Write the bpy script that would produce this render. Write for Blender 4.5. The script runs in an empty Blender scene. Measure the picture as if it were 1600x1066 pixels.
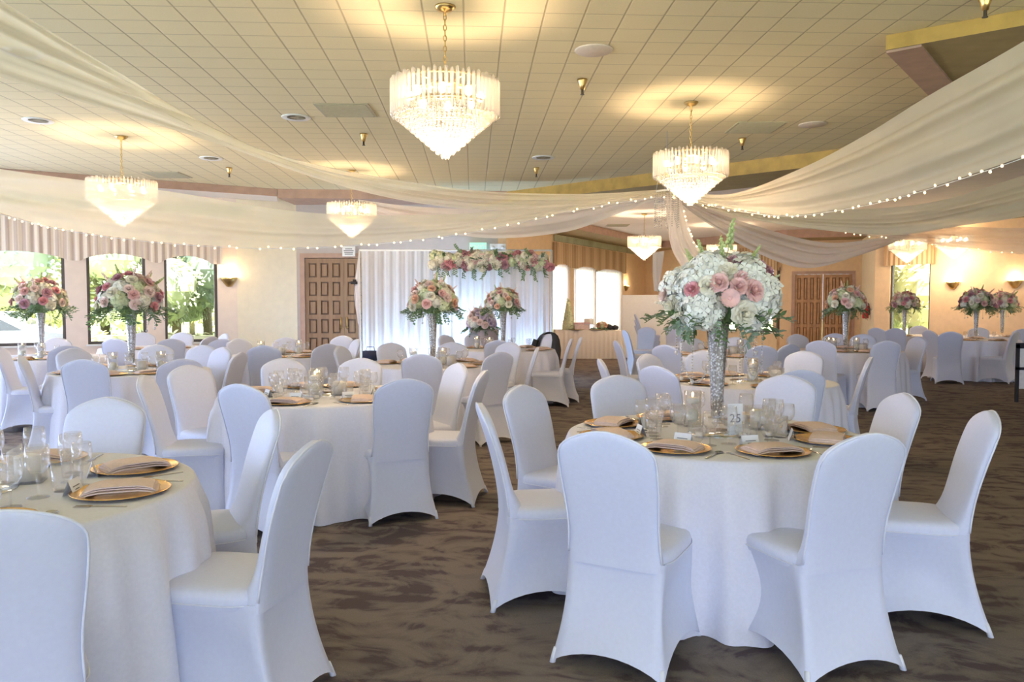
import bpy, math, random
from mathutils import Vector, Matrix
PI = math.pi
sc = bpy.context.scene
COL = sc.collection
random.seed(7)
F = 1225.0; CH = 1.44; PITCH = math.atan((477-533)/F); CEIL = 3.64
sin, cos = math.sin, math.cos

# ------------------------------------------------------------------ camera
cam = bpy.data.cameras.new('camera'); cam.lens = F/1600*36; cam.sensor_width = 36
cam.clip_start = .05; cam.clip_end = 300
co = bpy.data.objects.new('camera', cam); COL.objects.link(co)
co.location = (0, 0, CH); co.rotation_euler = (PI/2+PITCH, 0, 0); sc.camera = co

def P(px, py, d):
    u = (px-800)/F; v = (533-py)/F
    y = cos(PITCH)-sin(PITCH)*v; z = sin(PITCH)+cos(PITCH)*v
    k = d/y
    return Vector((u*k, d, CH+z*k))
def X(px, d): return (px-800)/F*d/(cos(PITCH)-sin(PITCH)*0.045)

# ------------------------------------------------------------------ materials
def nodes(name):
    m = bpy.data.materials.new(name); m.use_nodes = True
    return m, m.node_tree, m.node_tree.nodes['Principled BSDF'], m.node_tree.nodes['Material Output']
def pmat(name, col, rough=.6, metal=0., noise=.06, scale=20., bump=0., spec=.5, sheen=0., emit=None, es=0.):
    m, t, b, o = nodes(name)
    b.inputs['Roughness'].default_value = rough; b.inputs['Metallic'].default_value = metal
    b.inputs['Specular IOR Level'].default_value = spec
    b.inputs['Sheen Weight'].default_value = sheen
    tc = t.nodes.new('ShaderNodeTexCoord')
    n = t.nodes.new('ShaderNodeTexNoise'); n.inputs['Scale'].default_value = scale; n.inputs['Detail'].default_value = 4
    t.links.new(tc.outputs['Object'], n.inputs['Vector'])
    r = t.nodes.new('ShaderNodeValToRGB')
    r.color_ramp.elements[0].position = .3; r.color_ramp.elements[1].position = .7
    r.color_ramp.elements[0].color = tuple(max(0, c*(1-noise)) for c in col)+(1,)
    r.color_ramp.elements[1].color = tuple(min(1, c*(1+noise)) for c in col)+(1,)
    t.links.new(n.outputs['Fac'], r.inputs['Fac']); t.links.new(r.outputs['Color'], b.inputs['Base Color'])
    if bump:
        bp = t.nodes.new('ShaderNodeBump'); bp.inputs['Strength'].default_value = bump; bp.inputs['Distance'].default_value = .01
        t.links.new(n.outputs['Fac'], bp.inputs['Height']); t.links.new(bp.outputs['Normal'], b.inputs['Normal'])
    if emit:
        b.inputs['Emission Color'].default_value = emit+(1,); b.inputs['Emission Strength'].default_value = es
    return m
def emat(name, col, s):
    m, t, b, o = nodes(name)
    e = t.nodes.new('ShaderNodeEmission'); e.inputs['Color'].default_value = col+(1,); e.inputs['Strength'].default_value = s
    t.links.new(e.outputs[0], o.inputs[0]); return m
def sheer(name, col, alpha, trans=.5):
    m, t, b, o = nodes(name)
    tr = t.nodes.new('ShaderNodeBsdfTransparent'); df = t.nodes.new('ShaderNodeBsdfDiffuse'); tl = t.nodes.new('ShaderNodeBsdfTranslucent')
    wv = t.nodes.new('ShaderNodeTexNoise'); wv.inputs['Scale'].default_value = 3
    tc = t.nodes.new('ShaderNodeTexCoord'); t.links.new(tc.outputs['Object'], wv.inputs['Vector'])
    ma = t.nodes.new('ShaderNodeMapRange'); ma.inputs['To Min'].default_value = max(0, alpha-.06); ma.inputs['To Max'].default_value = min(1, alpha+.06)
    t.links.new(wv.outputs['Fac'], ma.inputs['Value'])
    for n in (df, tl): n.inputs['Color'].default_value = col+(1,)
    m1 = t.nodes.new('ShaderNodeMixShader'); m1.inputs[0].default_value = trans
    t.links.new(df.outputs[0], m1.inputs[1]); t.links.new(tl.outputs[0], m1.inputs[2])
    m2 = t.nodes.new('ShaderNodeMixShader'); t.links.new(ma.outputs[0], m2.inputs[0])
    t.links.new(tr.outputs[0], m2.inputs[1]); t.links.new(m1.outputs[0], m2.inputs[2])
    t.links.new(m2.outputs[0], o.inputs[0]); return m
def glassy(name, col, tr_amt, rough=.03, tl_amt=0.):
    # thin clear glass: transparent body with a glossy skin, plus some scattering for cut crystal
    m, t, b, o = nodes(name)
    tr = t.nodes.new('ShaderNodeBsdfTransparent'); tr.inputs[0].default_value = col+(1,)
    gl = t.nodes.new('ShaderNodeBsdfGlossy'); gl.inputs['Roughness'].default_value = rough
    lw = t.nodes.new('ShaderNodeLayerWeight'); lw.inputs['Blend'].default_value = 1-tr_amt
    mx = t.nodes.new('ShaderNodeMixShader'); t.links.new(lw.outputs['Facing'], mx.inputs[0])
    t.links.new(tr.outputs[0], mx.inputs[1]); t.links.new(gl.outputs[0], mx.inputs[2])
    out = mx
    if tl_amt:
        tl = t.nodes.new('ShaderNodeBsdfTranslucent'); tl.inputs[0].default_value = (.97, .94, .9, 1)
        df = t.nodes.new('ShaderNodeBsdfDiffuse'); df.inputs[0].default_value = (.95, .93, .9, 1)
        ms = t.nodes.new('ShaderNodeMixShader'); ms.inputs[0].default_value = .65
        t.links.new(df.outputs[0], ms.inputs[1]); t.links.new(tl.outputs[0], ms.inputs[2])
        m3 = t.nodes.new('ShaderNodeMixShader'); m3.inputs[0].default_value = tl_amt
        t.links.new(mx.outputs[0], m3.inputs[1]); t.links.new(ms.outputs[0], m3.inputs[2]); out = m3
    t.links.new(out.outputs[0], o.inputs[0]); return m

M = {}
M['cloth'] = pmat('white_spandex', (.68, .71, .84), .55, noise=.02, scale=60, sheen=.15)
M['pocket'] = pmat('white_foot_pocket', (.78, .80, .87), .4, noise=.02, scale=60)
M['linen'] = pmat('white_linen', (.78, .78, .86), .7, noise=.03, scale=80, bump=.05)
M['linen_cream'] = pmat('cream_linen', (.88, .80, .70), .7, noise=.03, scale=60)
M['napkin'] = pmat('blush_napkin', (.78, .60, .52), .6, noise=.06, scale=50, bump=.05)
M['gold'] = pmat('gold_charger', (.85, .52, .17), .22, .9, noise=.12, scale=14)
M['brass'] = pmat('polished_brass', (.72, .52, .22), .28, 1., noise=.06)
M['steel'] = pmat('cutlery_steel', (.55, .54, .53), .22, 1., noise=.03)
M['glass'] = glassy('clear_glass', (1, 1, 1), .90, .03, .07)
M['pane'] = glassy('window_glass', (.99, .99, .99), .93)
M['crystal'] = glassy('crystal_rods', (1, .97, .93), .6, .08, .50)
M['crystal_bead'] = glassy('crystal_beads', (.98, .97, .95), .45, .05, .4)
M['crystal_drop'] = glassy('crystal_drops', (1, .96, .9), .45, .06, .22)
M['bulb'] = emat('warm_bulb', (1, .78, .5), 30)
M['fairy'] = emat('fairy_bulb', (1, .76, .38), 3.6)
M['flame'] = emat('candle_flame', (1, .62, .25), 14)
M['panel_light'] = emat('ceiling_panel_light', (.86, .93, 1), 2.2)
M['sheer'] = sheer('sheer_drape', (.93, .86, .70), .66)
M['sheer2'] = sheer('sheer_drape_dense', (.92, .84, .68), .88)
M['sheer_pink_thin'] = sheer('sheer_drape_blush_thin', (.93, .84, .78), .55)
M['sheer_pink'] = sheer('sheer_drape_blush', (.93, .84, .78), .84)
M['backdrop'] = sheer('white_curtain', (.93, .94, .98), .93, .55)
M['curtain'] = sheer('window_sheer', (.95, .90, .85), .8, .75)
M['wax'] = pmat('candle_wax', (.93, .87, .76), .5, noise=.02)
M['cream_fill'] = pmat('cream_petals', (.88, .84, .70), .7, noise=.15, scale=60)
M['paper'] = pmat('white_card', (.92, .92, .92), .6, noise=.01)
M['kraft'] = pmat('kraft_card', (.62, .50, .42), .7, noise=.05)
M['ink'] = pmat('grey_ink', (.25, .24, .26), .6)
M['mirror'] = pmat('mirror', (.85, .87, .88), .05, 1., noise=.01)
M['white_petal'] = pmat('white_petals', (.92, .89, .79), .6, noise=.12, scale=25)
M['ivory'] = pmat('ivory_petals', (.90, .84, .68), .6, noise=.1, scale=25)
M['pale_green'] = pmat('pale_green_petals', (.70, .74, .45), .6, noise=.15, scale=25)
M['pink'] = pmat('pink_petals', (.86, .54, .50), .6, noise=.12, scale=25)
M['rose'] = pmat('rose_petals', (.78, .36, .38), .6, noise=.14, scale=25)
M['blush'] = pmat('blush_petals', (.90, .70, .62), .6, noise=.1, scale=25)
M['peach'] = pmat('peach_petals', (.88, .55, .38), .6, noise=.12, scale=25)
M['mauve'] = pmat('mauve_petals', (.62, .34, .38), .6, noise=.15, scale=25)
M['lilac'] = pmat('lilac_petals', (.66, .55, .66), .6, noise=.15, scale=25)
M['leaf'] = pmat('leaf_green', (.16, .26, .10), .55, noise=.3, scale=15)
M['leaf2'] = pmat('leaf_sage', (.30, .40, .27), .6, noise=.25, scale=15)
M['lime'] = pmat('bud_green', (.52, .60, .25), .6, noise=.2, scale=20)
M['black'] = pmat('black_fabric', (.03, .03, .035), .8)
M['navy'] = pmat('navy_fabric', (.03, .04, .09), .8)
M['red'] = pmat('red_enamel', (.45, .03, .03), .35)
M['white_plastic'] = pmat('white_plastic', (.85, .85, .84), .5)
M['vent'] = pmat('vent_metal', (.50, .45, .32), .6)
M['speaker'] = pmat('speaker_grille', (.72, .62, .54), .7)
M['mint'] = pmat('exit_sign_face', (.45, .80, .62), .5, emit=(.4, .9, .65), es=.35)
M['mauve_cloth'] = pmat('mauve_pedestal', (.48, .40, .40), .8)
M['bark'] = pmat('bark', (.22, .17, .13), .9, noise=.3)
M['tree_a'] = pmat('tree_green', (.42, .46, .30), .8, noise=.25, scale=1.5)
M['tree_b'] = pmat('tree_yellow_green', (.56, .55, .34), .8, noise=.2, scale=1.5)
M['tree_c'] = pmat('tree_blue_green', (.38, .46, .38), .8, noise=.25, scale=1.5)
M['lawn'] = pmat('lawn', (.42, .50, .22), .9, noise=.25, scale=1.2)
M['pave'] = pmat('pale_paving', (.75, .74, .72), .9, noise=.1, scale=2)
M['carpaint'] = pmat('car_grey', (.38, .40, .42), .3)
M['dark_glass'] = pmat('car_glass', (.05, .06, .07), .1)
M['window_frame'] = pmat('bronze_frame', (.10, .08, .07), .5)
M['peach_wall'] = pmat('peach_wall', (.90, .75, .63), .85, noise=.03, scale=8)
M['cream_wall'] = pmat('cream_wall', (.93, .82, .62), .85, noise=.03, scale=8)
M['mauve_wall'] = pmat('mauve_wall', (.55, .50, .49), .85, noise=.03, scale=8)
M['tan_wall'] = pmat('tan_wall', (.84, .63, .41), .85, noise=.04, scale=8)
M['white_wall'] = pmat('white_partition', (.94, .92, .87), .8, noise=.02)
M['gold_trim'] = pmat('gold_wood_trim', (.55, .36, .10), .5, noise=.15, scale=6)
M['brown_trim'] = pmat('rose_brown_trim', (.48, .32, .25), .6, noise=.1, scale=6)
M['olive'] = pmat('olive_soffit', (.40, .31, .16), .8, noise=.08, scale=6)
M['green_strip'] = pmat('green_gloss_strip', (.44, .47, .33), .25, noise=.25, scale=1.5)  # glossy band in mottled green
M['plaster'] = pmat('pink_lit_plaster', (.92, .84, .78), .9, noise=.03, scale=4)  # pinkish light on the rear ceiling is put into this colour

def wave_mat(name, c0, c1, scale, dirx='X', rough=.8):
    m, t, b, o = nodes(name)
    tc = t.nodes.new('ShaderNodeTexCoord'); w = t.nodes.new('ShaderNodeTexWave')
    w.bands_direction = dirx; w.inputs['Scale'].default_value = scale; w.inputs['Distortion'].default_value = 0
    t.links.new(tc.outputs['UV'], w.inputs['Vector'])
    r = t.nodes.new('ShaderNodeValToRGB'); r.color_ramp.elements[0].color = c0+(1,); r.color_ramp.elements[1].color = c1+(1,)
    r.color_ramp.elements[0].position = .25; r.color_ramp.elements[1].position = .6
    t.links.new(w.outputs['Fac'], r.inputs['Fac']); t.links.new(r.outputs['Color'], b.inputs['Base Color'])
    b.inputs['Roughness'].default_value = rough; return m
M['stripe'] = wave_mat('striped_valance', (.66, .52, .44), (.92, .78, .66), 2.6)
M['stripe_tan'] = wave_mat('striped_valance_tan', (.40, .26, .15), (.62, .45, .28), 2.6)

def sequin_mat():
    m, t, b, o = nodes('mirror_sequins')
    tc = t.nodes.new('ShaderNodeTexCoord'); v = t.nodes.new('ShaderNodeTexVoronoi'); v.inputs['Scale'].default_value = 85
    t.links.new(tc.outputs['Object'], v.inputs['Vector'])
    r = t.nodes.new('ShaderNodeValToRGB'); r.color_ramp.elements[0].color = (.95, .95, .93, 1); r.color_ramp.elements[1].color = (.42, .40, .38, 1)
    r.color_ramp.elements[0].position = .2; r.color_ramp.elements[1].position = .6
    t.links.new(v.outputs['Distance'], r.inputs['Fac']); t.links.new(r.outputs['Color'], b.inputs['Base Color'])
    b.inputs['Metallic'].default_value = .85; b.inputs['Roughness'].default_value = .22
    bp = t.nodes.new('ShaderNodeBump'); bp.inputs['Strength'].default_value = .9; bp.inputs['Distance'].default_value = .006
    t.links.new(v.outputs['Color'], bp.inputs['Height']); t.links.new(bp.outputs['Normal'], b.inputs['Normal']); return m
M['sequin'] = sequin_mat()

def carpet_mat():
    m, t, b, o = nodes('patterned_carpet'); b.inputs['Roughness'].default_value = .95; b.inputs['Specular IOR Level'].default_value = .1
    tc = t.nodes.new('ShaderNodeTexCoord')
    mp = t.nodes.new('ShaderNodeMapping'); mp.inputs['Scale'].default_value = (1.3, 1.65, 1); mp.inputs['Rotation'].default_value = (0, 0, .2)
    t.links.new(tc.outputs['Object'], mp.inputs['Vector'])
    n1 = t.nodes.new('ShaderNodeTexNoise'); n1.inputs['Scale'].default_value = 2.1; n1.inputs['Detail'].default_value = 6; n1.inputs['Roughness'].default_value = .62
    n1.inputs['Distortion'].default_value = 1.6
    w = t.nodes.new('ShaderNodeTexWave'); w.bands_direction = 'Y'; w.inputs['Scale'].default_value = 1.15; w.inputs['Distortion'].default_value = 9
    w.inputs['Detail'].default_value = 3; w.inputs['Detail Scale'].default_value = 1.6
    t.links.new(mp.outputs[0], n1.inputs['Vector']); t.links.new(mp.outputs[0], w.inputs['Vector'])
    mx = t.nodes.new('ShaderNodeMix'); mx.data_type = 'FLOAT'; mx.inputs[0].default_value = .10
    t.links.new(n1.outputs['Fac'], mx.inputs[2]); t.links.new(w.outputs['Fac'], mx.inputs[3])
    r = t.nodes.new('ShaderNodeValToRGB'); e = r.color_ramp.elements
    e[0].position = .40; e[0].color = (.125, .098, .098, 1); e[1].position = .56; e[1].color = (.265, .222, .188, 1)
    k = e.new(.47); k.color = (.215, .176, .156, 1)
    t.links.new(mx.outputs[0], r.inputs['Fac'])
    n2 = t.nodes.new('ShaderNodeTexNoise'); n2.inputs['Scale'].default_value = 140; n2.inputs['Detail'].default_value = 2
    t.links.new(tc.outputs['Object'], n2.inputs['Vector'])
    m2 = t.nodes.new('ShaderNodeMix'); m2.data_type = 'RGBA'; m2.blend_type = 'MULTIPLY'; m2.inputs[0].default_value = .35
    t.links.new(r.outputs['Color'], m2.inputs[6]); t.links.new(n2.outputs['Fac'], m2.inputs[7])
    t.links.new(m2.outputs[2], b.inputs['Base Color'])
    bp = t.nodes.new('ShaderNodeBump'); bp.inputs['Strength'].default_value = .4; bp.inputs['Distance'].default_value = .005
    t.links.new(n2.outputs['Fac'], bp.inputs['Height']); t.links.new(bp.outputs['Normal'], b.inputs['Normal']); return m
M['carpet'] = carpet_mat()

def tile_mat():
    m, t, b, o = nodes('ceiling_tiles'); b.inputs['Roughness'].default_value = .9
    tc = t.nodes.new('ShaderNodeTexCoord')
    mp = t.nodes.new('ShaderNodeMapping'); mp.inputs['Rotation'].default_value = (0, 0, -.0505); mp.inputs['Location'].default_value = (.06, .1, 0)
    t.links.new(tc.outputs['Object'], mp.inputs['Vector'])
    sx = t.nodes.new('ShaderNodeSeparateXYZ'); t.links.new(mp.outputs[0], sx.inputs[0])
    def line(axis, width):
        d = t.nodes.new('ShaderNodeMath'); d.operation = 'DIVIDE'; d.inputs[1].default_value = .305
        t.links.new(sx.outputs[axis], d.inputs[0])
        f = t.nodes.new('ShaderNodeMath'); f.operation = 'FRACT'; t.links.new(d.outputs[0], f.inputs[0])
        s = t.nodes.new('ShaderNodeMath'); s.operation = 'SUBTRACT'; s.inputs[1].default_value = .5; t.links.new(f.outputs[0], s.inputs[0])
        a = t.nodes.new('ShaderNodeMath'); a.operation = 'ABSOLUTE'; t.links.new(s.outputs[0], a.inputs[0])
        r = t.nodes.new('ShaderNodeMapRange'); r.inputs['From Min'].default_value = .5-width; r.inputs['From Max'].default_value = .5-width*.35
        t.links.new(a.outputs[0], r.inputs['Value']); return r
    lx, ly = line(0, .032), line(1, .028)
    ly2 = t.nodes.new('ShaderNodeMath'); ly2.operation = 'MULTIPLY'; ly2.inputs[1].default_value = .8; t.links.new(ly.outputs[0], ly2.inputs[0])
    mxm = t.nodes.new('ShaderNodeMath'); mxm.operation = 'MAXIMUM'; t.links.new(lx.outputs[0], mxm.inputs[0]); t.links.new(ly2.outputs[0], mxm.inputs[1])
    n = t.nodes.new('ShaderNodeTexNoise'); n.inputs['Scale'].default_value = 90; n.inputs['Detail'].default_value = 3
    t.links.new(tc.outputs['Object'], n.inputs['Vector'])
    r = t.nodes.new('ShaderNodeValToRGB'); r.color_ramp.elements[0].color = (.80, .69, .44, 1); r.color_ramp.elements[1].color = (.88, .77, .51, 1)
    t.links.new(n.outputs['Fac'], r.inputs['Fac'])
    mx = t.nodes.new('ShaderNodeMix'); mx.data_type = 'RGBA'; mx.inputs[7].default_value = (.54, .45, .28, 1)
    t.links.new(mxm.outputs[0], mx.inputs[0]); t.links.new(r.outputs['Color'], mx.inputs[6])
    t.links.new(mx.outputs[2], b.inputs['Base Color'])
    bp = t.nodes.new('ShaderNodeBump'); bp.invert = True; bp.inputs['Strength'].default_value = .35; bp.inputs['Distance'].default_value = .01
    t.links.new(mxm.outputs[0], bp.inputs['Height']); t.links.new(bp.outputs['Normal'], b.inputs['Normal']); return m
M['tiles'] = tile_mat()

def wood_mat():
    m, t, b, o = nodes('door_wood'); b.inputs['Roughness'].default_value = .45
    tc = t.nodes.new('ShaderNodeTexCoord'); mp = t.nodes.new('ShaderNodeMapping'); mp.inputs['Scale'].default_value = (14, 14, 1.2)
    t.links.new(tc.outputs['Object'], mp.inputs['Vector'])
    n = t.nodes.new('ShaderNodeTexNoise'); n.inputs['Scale'].default_value = 1.5; n.inputs['Detail'].default_value = 5
    t.links.new(mp.outputs[0], n.inputs['Vector'])
    r = t.nodes.new('ShaderNodeValToRGB'); r.color_ramp.elements[0].color = (.20, .11, .06, 1); r.color_ramp.elements[1].color = (.40, .25, .14, 1)
    t.links.new(n.outputs['Fac'], r.inputs['Fac']); t.links.new(r.outputs['Color'], b.inputs['Base Color']); return m
M['wood'] = wood_mat()

M['honey'] = pmat('honey_wood', (.50, .29, .14), .5, noise=.15, scale=8); M['honey_groove_shade'] = pmat('honey_recess_shade', (.32, .17, .08), .6)  # second tone is the honey wood with groove shade put into its colour
M['wood_groove_shade'] = pmat('door_recess_shade', (.15, .09, .055), .6, noise=.2)  # door wood darkened to paint the shade in the panel grooves
# ------------------------------------------------------------------ mesh helpers
class MB:
    def __init__(s): s.v = []; s.f = []; s.uv = None
    def add(s, vs, fs):
        n = len(s.v); s.v += [tuple(v) for v in vs]; s.f += [tuple(i+n for i in f) for f in fs]
    def grid(s, rows, closed=False, cap0=False, cap1=False, flip=False):
        n = len(rows[0]); vs = [p for r in rows for p in r]; fs = []
        for i in range(len(rows)-1):
            for j in range(n if closed else n-1):
                a, b = i*n+j, i*n+(j+1) % n
                q = (a, b, b+n, a+n); fs.append(q[::-1] if flip else q)
        if cap0: fs.append(tuple(range(n))[::-1] if not flip else tuple(range(n)))
        if cap1: k = (len(rows)-1)*n; fs.append(tuple(k+i for i in range(n)) if not flip else tuple(k+i for i in range(n))[::-1])
        s.add(vs, fs); return s
    def lathe(s, prof, seg=24, c=(0, 0, 0)):
        rows = [[(c[0]+r*cos(2*PI*j/seg), c[1]+r*sin(2*PI*j/seg), c[2]+z) for j in range(seg)] for r, z in prof]
        return s.grid(rows, True, prof[0][0] > 1e-5, prof[-1][0] > 1e-5)
    def box(s, x0, x1, y0, y1, z0, z1, mtx=None):
        vs = [Vector((x, y, z)) for z in (z0, z1) for x, y in ((x0, y0), (x1, y0), (x1, y1), (x0, y1))]
        if mtx is not None: vs = [mtx @ v for v in vs]
        s.add(vs, [(3, 2, 1, 0), (4, 5, 6, 7), (0, 1, 5, 4), (1, 2, 6, 5), (2, 3, 7, 6), (3, 0, 4, 7)]); return s
    def tube(s, pts, r, seg=8, caps=True):
        pts = [Vector(p) for p in pts]; rows = []
        for i, p in enumerate(pts):
            d = (pts[min(i+1, len(pts)-1)]-pts[max(i-1, 0)]).normalized()
            a = d.cross(Vector((0, 0, 1)) if abs(d.z) < .9 else Vector((1, 0, 0))).normalized(); b = d.cross(a)
            rr = r[i] if isinstance(r, (list, tuple)) else r
            rows.append([p+a*rr*cos(2*PI*j/seg)+b*rr*sin(2*PI*j/seg) for j in range(seg)])
        return s.grid(rows, True, caps, caps)
    def ball(s, c, r, seg=8, rings=5, sz=None):
        prof = [(max(1e-6, r*sin(PI*i/rings)), -(sz or r)*cos(PI*i/rings)) for i in range(rings+1)]
        rows = [[(c[0]+q*cos(2*PI*j/seg), c[1]+q*sin(2*PI*j/seg), c[2]+z) for j in range(seg)] for q, z in prof]
        return s.grid(rows, True)
    def prism(s, poly, z0, z1):
        n = len(poly)
        area = sum(poly[i][0]*poly[(i+1) % n][1]-poly[(i+1) % n][0]*poly[i][1] for i in range(n))
        if area < 0: poly = poly[::-1]
        vs = [(x, y, z0) for x, y in poly]+[(x, y, z1) for x, y in poly]
        fs = [tuple(range(n))[::-1], tuple(range(n, 2*n))]+[(i, (i+1) % n, n+(i+1) % n, n+i) for i in range(n)]
        s.add(vs, fs); return s
    def mesh(s, name, mat, smooth=True):
        me = bpy.data.meshes.new(name); me.from_pydata([tuple(v) for v in s.v], [], s.f)
        mats = mat if isinstance(mat, (list, tuple)) else [mat]
        for m in mats: me.materials.append(m)
        if smooth: me.polygons.foreach_set('use_smooth', [True]*len(me.polygons))
        if s.uv:
            ul = me.uv_layers.new(name='uv')
            for l in me.loops: ul.data[l.index].uv = s.uv[l.vertex_index]
        me.update(); return me
def link(name, me, parent=None, loc=None, rz=0):
    o = bpy.data.objects.new(name, me); COL.objects.link(o)
    if parent: o.parent = parent
    if loc is not None: o.location = loc
    if rz: o.rotation_euler = (0, 0, rz)
    return o
def obj(name, mb, mat, parent=None, smooth=True, loc=None, rz=0):
    return link(name, mb.mesh(name, mat, smooth), parent, loc, rz)
def tag(o, label, cat, group=None, kind=None):
    o['label'] = label; o['category'] = cat
    if group: o['group'] = group
    if kind: o['kind'] = kind
    return o
def thing(name, label, cat, loc=(0, 0, 0), rz=0, group=None):
    o = bpy.data.objects.new(name, None); COL.objects.link(o); o.location = loc; o.rotation_euler = (0, 0, rz)
    o.empty_display_size = .1
    return tag(o, label, cat, group)
def struct(o, label, cat): o['kind'] = 'structure'; o['label'] = label; o['category'] = cat; return o
KIDS = {}
def kids(o):
    return [c for c in COL.objects if c.parent == o]
def dup(root, loc, rz, label, cat=None, group=None, scale=None):
    if root.name not in KIDS:
        KIDS[root.name] = [(c, [g for g in COL.objects if g.parent == c]) for c in COL.objects if c.parent == root]
    r = root.copy(); COL.objects.link(r); r.location = loc; r.rotation_euler = (0, 0, rz)
    r['label'] = label
    if group: r['group'] = group
    if scale: r.scale = (scale,)*3
    for c, gs in KIDS[root.name]:
        c2 = c.copy(); COL.objects.link(c2); c2.parent = r
        for g in gs:
            g2 = g.copy(); COL.objects.link(g2); g2.parent = c2
    return r
USED = set()
def place(root, loc, rz, label, group=None, scale=None):
    """the first use moves the original itself, later uses are copies"""
    if root.name in USED: return dup(root, loc, rz, label, None, group, scale)
    if root.name not in KIDS:
        KIDS[root.name] = [(c, [g for g in COL.objects if g.parent == c]) for c in COL.objects if c.parent == root]
    USED.add(root.name); root.location = loc; root.rotation_euler = (0, 0, rz); root['label'] = label
    if scale: root.scale = (scale,)*3
    if group: root['group'] = group
    return root
def light(name, kind, loc, energy, col, size=.1, rot=None, size_y=None):
    l = bpy.data.lights.new(name, kind); l.energy = energy; l.color = col
    if kind == 'AREA':
        l.shape = 'RECTANGLE'; l.size = size; l.size_y = size_y or size
    elif kind == 'POINT': l.shadow_soft_size = size
    o = bpy.data.objects.new(name, l); COL.objects.link(o); o.location = loc
    if rot: o.rotation_euler = rot
    return o

# ------------------------------------------------------------------ room shell
floor_poly = [(-9.7, -5.2), (13, -5.2), (13, 31), (-9.7, 31)]
struct(obj('floor', MB().prism(floor_poly, -.1, 0), M['carpet'], smooth=False), 'brown patterned carpet across the whole hall', 'floor')
K = (5.86, 10.03); C0 = (3.05, 6.5)
main_poly = [(-9.7, -5.2), (13, -5.2), (13, 10.03), K, (-1.0, 16.08), (-4.3, 16.2), (-9.7, 12.9)]
struct(obj('ceiling', MB().prism(main_poly, CEIL, CEIL+.15), M['tiles'], smooth=False), 'beige square tiled ceiling above the tables', 'ceiling')
struct(obj('ceiling_rear', MB().prism([(-9.7, 12.9), (-4.3, 16.2), (-1.0, 16.08), K, (13, 10.03), (13, 31), (-9.7, 31)], CEIL, CEIL+.15), M['plaster'], smooth=False), 'plaster ceiling of the rear hall, tinted as in pinkish light', 'ceiling')

def seg_wall(name, A, B, mat, side, z0=0, z1=CEIL, openings=(), th=.16, label='', uvs=False):
    A = Vector(A); B = Vector(B); L = (B-A).length; d = (B-A)/L; n = Vector((-d.y, d.x))*side
    ss = sorted({0, L, *[o[0] for o in openings], *[o[1] for o in openings]}); zz = sorted({z0, z1, *[o[2] for o in openings], *[o[3] for o in openings]})
    m = MB(); mt = Matrix(((d.x, n.x, 0, A.x), (d.y, n.y, 0, A.y), (0, 0, 1, 0), (0, 0, 0, 1)))
    for i in range(len(ss)-1):
        for j in range(len(zz)-1):
            sm, zm = (ss[i]+ss[i+1])/2, (zz[j]+zz[j+1])/2
            if any(o[0] < sm < o[1] and o[2] < zm < o[3] for o in openings): continue
            m.box(ss[i], ss[i+1], 0, th, zz[j], zz[j+1], mt)
    if side < 0: m.f = [f[::-1] for f in m.f]
    o = obj(name, m, mat, smooth=False)
    struct(o, label or 'plain painted wall of the hall', 'wall'); return o, mt
def s_at(px, A, B):
    """distance along A->B where the sight line of column px meets the wall line"""
    A = Vector(A); B = Vector(B); d = (B-A).normalized(); u = (px-800)/F
    return (u*A.y-A.x)/(d.x-u*d.y)

# window wall with three windows
WA, WB = (-9.5, 12.82), (-5.35, 15.3)
wins = []
for a, b in ((-60, 103), (137, 229), (258, 341)):
    wins.append((max(.05, s_at(a, WA, WB)), s_at(b, WA, WB), .74, 2.62))
wall_w, MW = seg_wall('wall_window', WA, WB, M['peach_wall'], 1, openings=wins, label='peach wall of window bays under the striped valance')
def window_at(name, mt, o, label, bars=False):
    s0, s1, z0, z1 = o
    fr = MB(); w = .05
    for bx in ((s0, s0+w, z0, z1), (s1-w, s1, z0, z1), (s0+w, s1-w, z0, z0+w), (s0+w, s1-w, z1-w, z1)):
        fr.box(bx[0], bx[1], .04, .12, bx[2], bx[3], mt)
    wf = obj(name, fr, M['window_frame'], smooth=False); struct(wf, label, 'window')
    p = MB().box(s0+w, s1-w, .075, .083, z0+w, z1-w, mt)
    obj('glass_pane', p, M['pane'], wf, False)
    sl = MB().box(s0-.03, s1+.03, -.05, .04, z0-.03, z0, mt); obj('window_sill', sl, M['white_wall'], wf, False)
    return wf
for i, o in enumerate(wins): window_at('window_%d' % (i+1), MW, o, ['dark framed window by the parked car', 'dark framed window behind the rose bouquet', 'dark framed window beside the wall sconce'][i])

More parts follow.
